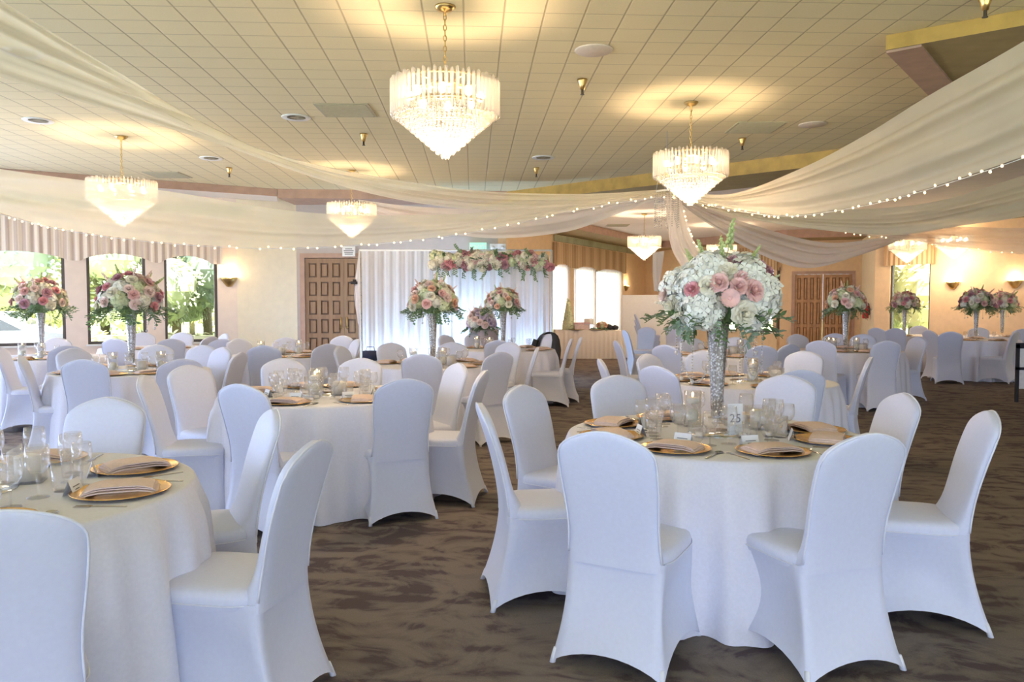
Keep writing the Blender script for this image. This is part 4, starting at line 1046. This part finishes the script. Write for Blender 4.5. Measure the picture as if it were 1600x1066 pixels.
table(T3, 'the table cut by the frame', [(-22, 1.82, -35), (165, 4.06, 178), (425, 3.6, -118), (488, 2.76, -80)], 'frame', 'aisle', 2, 8,
      extra=[('cyl', .05, -.15, 'cylinder candle vase on the table cut by the frame'), ('sq', .12, .15, 'square candle vase on the table cut by the frame'), ('vot', .2, -.2, 'low votive on the table cut by the frame')])
T4 = (-.9, 8.93)
table(T4, 'the peach bouquet table', [(658, 7.7), (781, 8.05), (840, 8.9, -88), (796, 10.1), (707, 10.15), (610, 10.0), (531, 9.2)], 'window', 'aisle', 1, 2, cand('the peach bouquet table', (.12, -.1), (.22, -.2), (-.2, -.15)),
      (B_PEACH, .4, .92, 'peach and cream bouquet before the white curtains'), (X(676, 8.9), 8.9))
T5 = (-3.1, 10.55)
table(T5, 'the table by the carved doors', [(411, 9.35), (511, 9.75), (447, 11.7), (535, 12.3), (557, 11.05), (371, 11.3)], 'window', 'arch', 1, 3, cand('the table by the carved doors', (-.25, -.1), (0, 0), (.2, .1)))
T6 = (-3.94, 8.1)
table(T6, 'the deep rose bouquet table', [(128, 6.95), (281, 7.0), (375, 8.0), (347, 8.95), (316, 9.4), (243, 9.5), (112, 8.7), (30, 7.45, 66)], 'window', 'aisle', 1, 4, cand('the deep rose bouquet table', (-.12, -.15), (.15, -.1), (.28, .05)),
      (B_ROSE, .2, 1.03, 'deep rose and white bouquet before the middle window'), (X(204, 8.1), 8.1))
T7 = (-6.13, 10.2)
table(T7, 'the table before the car window', [(103, 9.3), (-2, 9.0, 75), (87, 11.5)], 'window', 'aisle', 1, 6, cand('the table before the car window', (.12, -.2), (.3, 0), (-.25, 0)),
      (B_ROSE, 2.1, 1.05, 'pink and cream bouquet before the car window'), (X(63, 10.1), 10.1))
T8 = (-5.75, 12.5)
table(T8, 'the window-side table near the sconce', [(266, 11.25), (178, 11.3), (329, 12.1), (347, 11.15, 330), (284, 13.9), (222, 13.8), (351, 13.3)], 'window', 'aisle', 0, 7)
T9 = (2.1, 6.98)
table(T9, 'the table behind the hydrangeas', [(1026, 6.2), (1253, 5.85), (1362, 7.26, -62), (1259, 8.2), (1012, 7.75), (938, 7.0, 88), (1100, 8.3)], 'aisle', 'open-carpet', 1, 9,
      [('cyl', .02, -.1, 'lit cylinder candle vase on the table behind the hydrangeas'), ('cyl', .08, .1, 'second lit cylinder candle vase on the table behind the hydrangeas'), ('sq', .22, -.1, 'square candle vase on the table behind the hydrangeas')])
T16 = (2.9, 10.7)
table(T16, 'the middle table under the hub', [(1192, 9.35), (1040, 9.5), (963, 10.6, 84), (1236, 9.75), (1150, 11.8), (1080, 11.7)], 'aisle', 'open-carpet', 1, 10, cand('the middle table under the hub', (-.1, 0), (.1, -.1), (.25, .1)))
T10 = (5.05, 11.75)
table(T10, 'the table before the honey doors', [(1283, 10.65), (1387, 10.55), (1437, 12.0), (1306, 13.35), (1350, 13.0), (1246, 13.0)], 'aisle', 'sconce', 1, 11,
      [('cyl', -.3, -.3, 'lit cylinder candle vase on the table before the honey doors'), ('cyl', .12, -.1, 'second lit cylinder candle vase on the table before the honey doors'), ('cyl', -.25, 0, 'third lit cylinder candle vase on the table before the honey doors'), ('sq', .1, -.35, 'square candle vase on the table before the honey doors')],
      (B_PEACH, 1.9, .92, 'cream and peach bouquet before the honey double doors'), (X(1322, 11.7), 11.7))
T11 = (8.95, 17.6)
table(T11, 'the table at the garden window', [(1370, 16.7), (1400, 16.4), (1437, 18.4)], 'door', 'sconce', 0, 12, (), (B_ROSE, .9, .98, 'pale pink bouquet before the garden window'), (X(1414, 17.6), 17.6))
T12 = (9.15, 15.45)
table(T12, 'the table below the sconces', [(1487, 14.25, 20), (1590, 14.4, -40), (1452, 15.15, 80), (1530, 16.9)], 'window', 'frame', 1, 13, (), (B_ROSE, 3.0, 1.0, 'pink bouquet below and between the two sconces'), (X(1526, 15.4), 15.4))
T13 = (10.85, 17.3)
table(T13, 'the last table against the sconce wall', [(1600, 15.95)], 'window', 'frame', 0, 14, (), (B_ROSE, 4.2, .96, 'pink bouquet just under the last sconce'), (X(1567, 17.2), 17.2))
T14 = (-.1, 12.0)
table(T14, 'the table before the floral arch', [(779, 10.75), (893, 11.25, -84), (908, 11.8, -86), (858, 13.05), (695, 12.7), (742, 13.4)], 'door', 'dessert', 1, 15, cand('the table before the floral arch', (-.2, -.25), (.05, -.2), (-.4, .1)),
      (B_PEACH, 3.3, .88, 'small peach and cream bouquet under the floral arch'), (X(786, 11.95), 11.95))
# loose chairs and a stack by the partition
chair(1011, 17.2, (0, 0), 'single white covered chair before the low white partition', 'chairs by the partition', 200)
chair(976, 15.2, (0, 0), 'white covered chair turned edge-on before the dessert table corner', 'chairs by the partition', 82)
for k, lab in enumerate(('bottom', 'middle', 'top')):
    o, th = chair(993, 18.4, (0, 0), '%s chair of the white stack before the low partition' % lab, 'stacked chairs', 95); o.location.z = k*.135; o.location.y += .02*k
chair(1054, 18.6, (0, 0), 'white covered chair beside the stack at the low partition', 'chairs by the partition', 190)

# jacket on the chair before the arch
jx, jd = X(858, 13.05), 13.05; th = math.atan2(T14[0]-jx, T14[1]-jd)
jm = MB(); rows = []
for z, w, t0 in ((.50, .215, .07), (.62, .222, .062), (.75, .225, .058), (.86, .215, .054), (.93, .17, .05), (.975, .10, .045), (.99, .03, .03)):
    lean = max(0, (z-.43)/.53); yc = -.205-.135*lean**1.2
    rows.append([(w*math.copysign(abs(cos(a))**.5, cos(a)), yc+t0*math.copysign(abs(sin(a))**.8, sin(a)), z) for a in [2*PI*(.29+.92*j/30) for j in range(31)]])
jm.grid(rows)
for sx in (-1, 1): jm.tube([(sx*.2, -.25, .86), (sx*.245, -.22, .7), (sx*.25, -.19, .5), (sx*.24, -.17, .36)], [.05, .052, .045, .04], 10)
f = Vector((sin(th), cos(th))); oo = Vector((jx, jd))-f*TOPY
j = obj('jacket', jm, M['black'], loc=(oo.x, oo.y, .004), rz=-th); tag(j, 'black jacket hung over a chair back beside the floral arch', 'jacket')
b = MB().box(-.12, .12, -.1, .1, 0, .17).tube([(-.08, 0, .17), (-.06, 0, .24), (.06, 0, .24), (.08, 0, .17)], .008, 6)
# ------------------------------------------------------------------ backdrop
def curtain(name, p0, p1, ztop, zbot, mat, label, group, waves=14, amp=.05, pull=0, n=110):
    p0 = Vector(p0); p1 = Vector(p1); d = (p1-p0); L = d.length; d /= L; nn = Vector((-d.y, d.x)); rows = []
    for i in range(13):
        t = i/12; z = ztop+(zbot-ztop)*t; row = []
        for k in range(n+1):
            s = k/n; ss = s
            if pull: ss = s+(pull*sin(PI*min(1, t*1.0))**2)*(1-s)
            q = p0+d*L*ss+nn*amp*(.6+.4*t)*(sin(2*PI*waves*s)+.4*sin(2*PI*waves*2.3*s+1))
            row.append((q.x, q.y, z))
        rows.append(row)
    o = obj(name, MB().grid(rows), mat); tag(o, label, 'curtain', group); return o
G = 'white backdrop curtains'
curtain('backdrop_curtain', (X(565, 14.6), 14.6), (X(675, 14.6), 14.6), 2.44, .02, M['backdrop'], 'white backdrop curtain panel beside the carved double doors', G, 7, .03)
curtain('backdrop_curtain', (X(676, 14.5), 14.5), (X(792, 14.5), 14.5), 2.36, .02, M['backdrop'], 'white backdrop curtain behind the floral arch', G, 8, .03)
curtain('backdrop_curtain', (X(788, 14.3), 14.3), (X(858, 14.3), 14.3), 2.34, .02, M['backdrop'], 'white side curtain hanging from the garland end toward the dessert table', G, 5, .03)
fr = thing('backdrop_frame', 'white pipe frame carrying the curtain backdrop and garland', 'frame', (X(562, 14.65), 14.65, 0))
x0 = X(562, 14.65)
for px in (562, 677, 792, 862): obj('upright', MB().tube([(X(px, 14.65)-x0, 0, 0), (X(px, 14.65)-x0, 0, 2.46)], .02), M['white_plastic'], fr)
obj('crossbar', MB().tube([(0, 0, 2.46), (X(862, 14.65)-x0, 0, 2.46)], .018), M['white_plastic'], fr)
cl = MB(); rows = []
for i in range(9):
    t = i/8; w = .10*(1-abs(t-.4))
    rows.append([(X(563, 14.45)-.02-w*(1.8*t if t < .7 else 2.6-t*1.9)*(k/5), 14.45+.02*sin(k*2), 2.36-1.35*t+.1*(k/5)) for k in range(6)])
cl.grid(rows); o = obj('draped_cloth', cl, M['linen']); tag(o, 'loose white cloth corner clipped to the backdrop edge by the carved doors', 'cloth')
o = obj('spring_clamp', MB().box(-.07, .05, -.02, .02, -.025, .025).box(-.03, .03, -.02, .02, .02, .06), M['black'], loc=P(554, 442, 14.4)); tag(o, 'small black clamp holding the cloth at the backdrop edge', 'clamp')
# garland
ga = thing('flower_garland', 'long floral garland across the top of the white backdrop', 'garland', (X(677, 14.2), 14.2, 2.22)); gx = X(857, 14.2)-X(677, 14.2)
core = MB().tube([(gx*i/20, .0, .03*sin(i)) for i in range(21)], .10, 10); obj('foliage_core', core, M['leaf'], ga)
rnd = random.Random(21); opts = [('hydrangea', 'ivory'), ('rose', 'rose'), ('peony', 'ivory'), ('rose', 'mauve'), ('hydrangea', 'pale_green'), ('hydrangea', 'ivory'), ('rose', 'pink')]
for i in range(78):
    u = (i+.5)/78; a = rnd.uniform(-.75, 1.1); n = Vector((rnd.uniform(-.3, .3), -cos(a), sin(a))); kd, mt = opts[rnd.randrange(7)]
    put(ga, kd, mt, i, Vector((gx*u, -.0, .0))+n*(.13 if kd == 'hydrangea' else .17), n, rnd.uniform(0, 6), rnd.uniform(.8, 1.15) if kd == 'hydrangea' else rnd.uniform(1.1, 1.6))
for i in range(40):
    o = link('leaf_sprig', fmesh('leaf_sprig', 'leaf' if i % 2 else 'leaf2', i), ga); o.location = (gx*(i+.5)/40, -.12, rnd.uniform(-.12, .1))
    o.rotation_euler = (0, rnd.uniform(.7, 1.5) if i % 3 else -rnd.uniform(.4, 1.2), rnd.uniform(-2.6, -.5)); o.scale = (rnd.uniform(.9, 1.5),)*3
for px, py, lab in ((748, 0, ''),):
    pd = obj('pedestal', MB().lathe([(.26, 0), (.25, .02), (.24, .9), (.25, 1.0), (.25, 1.02), (1e-6, 1.02)], 28), M['mauve_cloth'], loc=(X(757, 13.6), 13.6, 0)); tag(pd, 'mauve draped pedestal under the floral arch', 'pedestal')
B_LIL = bouquet(mixed([('hydrangea', 'lilac'), ('rose', 'lilac'), ('peony', 'blush'), ('hydrangea', 'white_petal')], 12), 6)
place(B_LIL, (X(752, 13.55), 13.55, 1.0), 0, 'lilac and white flowers on the mauve pedestal', None, .9)
light('uplight', 'POINT', (X(600, 14.9), 14.95, .3), 44, (.45, .68, 1), .08); light('uplight', 'POINT', (X(655, 14.9), 14.95, .3), 34, (.55, .8, 1), .08)
light('uplight', 'POINT', (X(735, 14.9), 14.95, 1.0), 58, (.45, .70, 1), .1); light('uplight', 'POINT', (X(828, 14.7), 14.75, .4), 42, (.42, .64, 1), .08)
bx = obj('navy_bag', b, M['navy'], loc=(X(578, 13.9), 13.9, .46)); tag(bx, 'small navy bag resting on a stool before the backdrop', 'bag')
stl = thing('stool', 'low white stool carrying the navy bag', 'stool', (X(578, 13.9), 13.9, 0)); obj('stool_seat', MB().lathe([(.19, .42), (.19, .455), (.18, .46), (1e-6, .46)], 20), M['cloth'], stl)
for i in range(4): a = PI/4+i*PI/2; obj('leg', MB().tube([(.13*cos(a), .13*sin(a), .42), (.17*cos(a), .17*sin(a), 0)], .014), M['white_plastic'], stl)

# dessert table and what stands on it
dA, dB = Vector((X(866, 21.4), 21.4)), Vector((X(968, 21.4), 21.4)); dd = dB-dA; L = dd.length
rows = []; per = []
NP = 160
def rect(t, w, l, r=.0):
    s = t*(2*w+2*l)
    if s < w: return (s-w/2, -l/2)
    s -= w
    if s < l: return (w/2, s-l/2)
    s -= l
    if s < w: return (w/2-s, l/2)
    return (-w/2, l/2-(s-w))
for z, g in ((.77, -.02), (.768, 0), (.76, .006), (.4, .02), (.005, .03)):
    row = []
    for k in range(NP):
        x, y = rect(k/NP, L, .8); m_ = max(abs(x)/(L/2), abs(y)/.4); q = 1+(g+(.016*sin(k*1.9) if z < .7 else 0))/(.5)
        row.append((x+(g+(.018*sin(k*1.7) if z < .7 else 0))*(1 if x > 0 else -1)*(abs(x) > L/2-.01), y+(g+(.018*sin(k*1.7) if z < .7 else 0))*(1 if y > 0 else -1)*(abs(y) > .39), z))
    rows.append(row)
o = obj('tablecloth', MB().grid(rows, True, True, False, True), M['linen_cream'], loc=((dA.x+dB.x)/2, 21.4, 0)); tag(o, 'cream pleated cloth on the long dessert table', 'tablecloth', 'dessert table linen')
def on_dessert(px): return (X(px, 21.3), 21.3, .771)
cone = MB().lathe([(.17, 0), (.16, .1), (.11, .4), (.05, .72), (.005, .86)], 18); rc = random.Random(3)
for k in range(160): t = rc.random(); a = rc.uniform(0, 6.28); r = .17*(1-t); leaf(cone, Vector((r*cos(a), r*sin(a), .84*t)), Vector((cos(a), sin(a), .6)).normalized(), Vector((-cos(a)*.5, -sin(a)*.5, 1)).normalized(), .07, .04)
o = obj('topiary_cone', cone, M['pale_green'], loc=on_dessert(888)); tag(o, 'pale green cone tree on the dessert table', 'topiary')
o = thing('gift_box', 'pink box on the dessert table beside the cone tree', 'box', on_dessert(909)); obj('box_body', MB().box(-.2, .2, -.14, .14, 0, .15), M['blush'], o, False); obj('lid', MB().box(-.21, .21, -.15, .15, .15, .2), M['pink'], o, False)
o = thing('cake_stand', 'white cake stand on the dessert table', 'cake stand', on_dessert(920)); obj('plate', MB().lathe([(1e-6, .15), (.2, .15), (.2, .17), (1e-6, .17)], 24), M['white_plastic'], o); obj('base', MB().lathe([(.1, 0), (.03, .03), (.03, .15)], 16), M['white_plastic'], o); obj('cake', MB().lathe([(.13, .17), (.13, .29), (.12, .3), (1e-6, .3)], 20), M['wax'], o)
o = bouquet([('gerbera', 'ivory', 0, 40, .17, 1.6), ('rose', 'peach', 40, 20, .17, 1.5), ('rose', 'peach', -40, 20, .17, 1.5), ('hydrangea', 'pale_green', 0, 10, .15, .8), ('rose', 'peach', 120, 30, .15, 1.5)], 8)
place(o, on_dessert(940), 0, 'low orange and yellow flowers on the dessert table', None, .85); o.location.z -= .03
for px, s, lab in ((951, .12, 'larger dark pot on the dessert table'), (961, .1, 'smaller dark pot at the dessert table end')):
    o = thing('pot', lab, 'pot', on_dessert(px), group='dark pots on the dessert table'); obj('bowl', MB().lathe([(s*.7, 0), (s, s*.5), (s, s*.9), (s*.9, s*.9), (s*.8, .03), (1e-6, .03)], 18), M['black'], o); obj('lid', MB().lathe([(s, s*.9), (s*.5, s*1.2), (s*.1, s*1.3), (1e-6, s*1.45)], 18), M['window_frame'], o)
for px in (901, 932):
    o = obj('serving_tray', MB().lathe([(1e-6, 0), (.16, 0), (.2, .02), (.2, .025), (1e-6, .008)], 24), M['brass'], loc=(X(px, 21.12), 21.12, .771)); tag(o, 'flat gold tray on the dessert table before the '+('pink box' if px < 910 else 'orange flowers'), 'tray', 'gold trays on the dessert table')

# ------------------------------------------------------------------ sconces, extinguisher, sign stand
def sconce(pos, nrm, label):
    t = thing('wall_sconce', label, 'wall sconce', pos, math.atan2(nrm[1], nrm[0])+PI/2, 'brass wall sconces')
    rows = []
    for r, z in ((.02, -.13), (.05, -.12), (.1, -.06), (.15, .02), (.16, .05), (.15, .05), (.1, -.04)):
        rows.append([(r*cos(PI+PI*j/16), r*sin(PI+PI*j/16)*.8, z) for j in range(17)])
    obj('bowl', MB().grid(rows), M['brass'], t); obj('back_plate', MB().box(-.06, .06, -.015, 0, -.12, .07), M['brass'], t, False)
    obj('bulb', MB().ball((0, -.06, .035), .03), M['bulb'], t)
    n = Vector((nrm[0], nrm[1], 0)); light('sconce_glow', 'POINT', Vector(pos)+n*.14+Vector((0, 0, .10)), 10, (1, .72, .40), .05)
def on_wall(px, py, A, B):
    s = s_at(px, A, B); A = Vector(A); B = Vector(B); d = (B-A).normalized(); p = A+d*s; n = Vector((d.y, -d.x))
    return Vector((p.x, p.y, P(px, py, p.y).z)), n
for px, py, A, B, lab in ((359, 438, WA, WB, 'brass wall sconce beside the striped valance'), (977, 449, FB, FC, 'brass wall sconce above the white partition'), (1487, 444, GC, GD, 'brass wall sconce beside the garden window'), (1584, 442, GC, GD, 'brass wall sconce at the outer end of the tan wall')):
    p, n = on_wall(px, py, A, B); sconce(p, n, lab)
p, n = on_wall(1360, 484, GB, GC)
t = thing('fire_extinguisher', 'red fire extinguisher on the cream return wall', 'fire extinguisher', p+Vector((n.x, n.y, 0))*.13)
obj('tank', MB().lathe([(.07, -.24), (.08, -.22), (.08, .08), (.05, .14), (.025, .16)], 16), M['red'], t); obj('nozzle_hose', MB().tube([(0, 0, .2), (.07, -.03, .16), (.09, -.04, 0), (.08, -.05, -.15)], .014), M['black'], t); obj('handle', MB().box(-.03, .03, -.02, .05, .16, .22), M['black'], t, False)
t = thing('sign_stand', 'black framed white stand on the open carpet at the frame edge', 'stand', (X(1603, 11.6), 11.6, 0))
for x in (-.10, .42): obj('post', MB().box(x-.02, x+.02, -.02, .02, 0, .86), M['black'], t, False)
obj('upper_panel', MB().box(-.08, .40, -.01, .01, .52, .80), M['white_plastic'], t, False); obj('lower_panel', MB().box(-.08, .40, -.01, .01, .20, .48), M['white_plastic'], t, False)
obj('rail', MB().box(-.12, .44, -.02, .02, .48, .52), M['black'], t, False); obj('top_rail', MB().box(-.12, .44, -.02, .02, .80, .88), M['black'], t, False)

# ------------------------------------------------------------------ outside
g = obj('ground_outside', MB().prism([(-60, -40), (60, -40), (60, 80), (-60, 80)], -.35, -.15), M['lawn'], smooth=False); struct(g, 'sunlit lawn outside the windows', 'lawn')
g = obj('pavement_outside', MB().prism([(-26, 10), (-14, 22), (-5.5, 18.5), (-9.9, 13.2), (-12, 6)], -.149, -.12), M['pave'], smooth=False); struct(g, 'pale paving outside the windows', 'pavement')
def tree_mb(seed, H, R, n=3200):
    rnd = random.Random(seed); m = MB()
    lobes = [(Vector((rnd.uniform(-.6, .6)*R, rnd.uniform(-.6, .6)*R, H*.3+rnd.random()*H*.62)), R*rnd.uniform(.35, .6)) for _ in range(11)]
    for k in range(n):
        c, r = lobes[k % 11]; v = Vector((rnd.gauss(0, 1), rnd.gauss(0, 1), rnd.gauss(0, 1))).normalized()
        p = c+v*r*rnd.uniform(.75, 1.05); d = (v+Vector((rnd.uniform(-.8, .8), rnd.uniform(-.8, .8), -.4))).normalized(); nr = v.orthogonal().normalized()
        leaf(m, p, d, nr, rnd.uniform(.14, .28), rnd.uniform(.10, .17))
    for c, r in lobes: m.ball(c, r*.86, 12, 8)
    return m
trees = []
for i, (mt, H, R) in enumerate((('tree_a', 7, 2.6), ('tree_b', 6, 2.4), ('tree_c', 8, 2.8))):
    t = thing('tree', '', 'tree'); obj('trunk', MB().tube([(0, 0, -.2), (.05, 0, H*.3), (0, .05, H*.6)], [.2, .15, .08], 8), M['bark'], t); obj('crown', tree_mb(i+40, H, R), M[mt], t, False); trees.append(t)
for k, (px, d, i, lab) in enumerate(((20, 30, 0, 'dark green tree behind the parked car'), (70, 27, 1, 'yellow green tree in the car window'), (-60, 24, 2, 'blue green tree at the frame edge of the car window'), (165, 30, 1, 'yellow green tree in the middle window'), (215, 27, 0, 'green tree in the middle window'),
                                  (120, 38, 2, 'blue green tree between the first two windows'), (275, 28, 2, 'blue green tree in the window by the sconce'), (325, 31, 0, 'green tree in the window by the sconce'), (300, 42, 1, 'distant yellow tree in the window by the sconce'),
                                  (1425, 30, 1, 'yellow green tree outside the garden window'), (1400, 34, 0, 'green tree outside the garden window'), (1450, 27, 1, 'pale tree at the edge of the garden window'))):
    place(trees[i], (X(px, d), d, -.2), k*1.3, lab, 'trees outside the windows', .8+.07*(k % 4))
hd = MB(); rh = random.Random(5)
for k in range(500):
    leaf(hd, Vector((rh.uniform(-4, 4), rh.uniform(-.4, .4), rh.uniform(0, .8))), Vector((rh.gauss(0, 1), rh.gauss(0, 1), .5)).normalized(), Vector((rh.gauss(0, .3), rh.gauss(0, .3), 1)).normalized(), .22, .12)
hd.box(-4, 4, -.35, .35, -.1, .75)
o = obj('hedge', hd, M['tree_b'], loc=(X(290, 22), 22, -.16), smooth=False); tag(o, 'low clipped hedge outside the window by the sconce', 'hedge')
cr = thing('parked_car', 'grey car parked outside the first window', 'car', (X(0, 18.5)-.6, 18.5, -.11), .35)
prof = [(-2.1, .35), (-2.1, .75), (-1.4, .9), (-.8, 1.38), (.7, 1.4), (1.5, .95), (2.1, .85), (2.15, .35)]
m = MB(); m.add([(x, y, z) for y in (-.85, .85) for x, z in prof], [tuple(range(8)), tuple(range(15, 7, -1))]+[(i+1, i, i+8, i+9) for i in range(7)]+[(0, 7, 15, 8)])
obj('car_body', m, M['carpaint'], cr, False)
m = MB()
for y in (-.86, .855): m.add([(-.9, y, .95), (-.55, y, 1.3), (.55, y, 1.32), (1.15, y, .97)], [(0, 1, 2, 3)])
m.add([(1.42, -.7, .99), (1.42, .7, .99), (.76, .65, 1.38), (.76, -.65, 1.38)], [(0, 1, 2, 3)]); obj('car_glass', m, M['dark_glass'], cr, False)
for x in (-1.35, 1.35):
    for y in (-.8, .8): obj('wheel', MB().tube([(x, y-.1, .31), (x, y+.1, .31)], .31, 18), M['black'], cr, False)

# ------------------------------------------------------------------ light
w = bpy.data.worlds.new('sky'); sc.world = w; w.use_nodes = True; nt_ = w.node_tree; bg = nt_.nodes['Background']
bg.inputs[0].default_value = (.74, .86, 1.0, 1); bg.inputs[1].default_value = 3.6
l = bpy.data.lights.new('sun', 'SUN'); l.energy = 26; l.angle = .02; l.color = (1, .95, .86); so_ = bpy.data.objects.new('sun', l); COL.objects.link(so_)
so_.rotation_euler = Vector((-.35, .45, -.82)).to_track_quat('-Z', 'Y').to_euler()
DAY = (.40, .55, 1.06)
for i, o in enumerate(lo):
    p = ML @ Vector(((o[0]+o[1])/2, .25, (o[2]+o[3])/2)); light('window_daylight', 'AREA', p, 105, DAY, 2.5, (PI/2, 0, -PI/2), 2.1)
for i, o in enumerate(ro):
    p = MR @ Vector(((o[0]+o[1])/2, .25, (o[2]+o[3])/2)); light('window_daylight', 'AREA', p, 64, DAY, 3.1, (PI/2, 0, 0), 2.4)

for i, o in enumerate(fo):
    p = MF @ Vector(((o[0]+o[1])/2, .3, (o[2]+o[3])/2)); q = MF @ Vector(((o[0]+o[1])/2, -1, (o[2]+o[3])/2))
    light('window_daylight', 'AREA', p, 26, (.95, .97, 1), o[1]-o[0], (q-p).to_track_quat('-Z', 'Y').to_euler(), 2.0)
sc.view_settings.view_transform = 'Standard'; sc.view_settings.look = 'None'; sc.view_settings.exposure = .3; sc.view_settings.gamma = 1
sc.view_settings.use_curve_mapping = False
try:
    sc.cycles.max_bounces = 8; sc.cycles.transparent_max_bounces = 24; sc.cycles.diffuse_bounces = 4; sc.cycles.glossy_bounces = 3
    sc.cycles.sample_clamp_indirect = 4; sc.cycles.caustics_reflective = False; sc.cycles.caustics_refractive = False
except Exception: pass
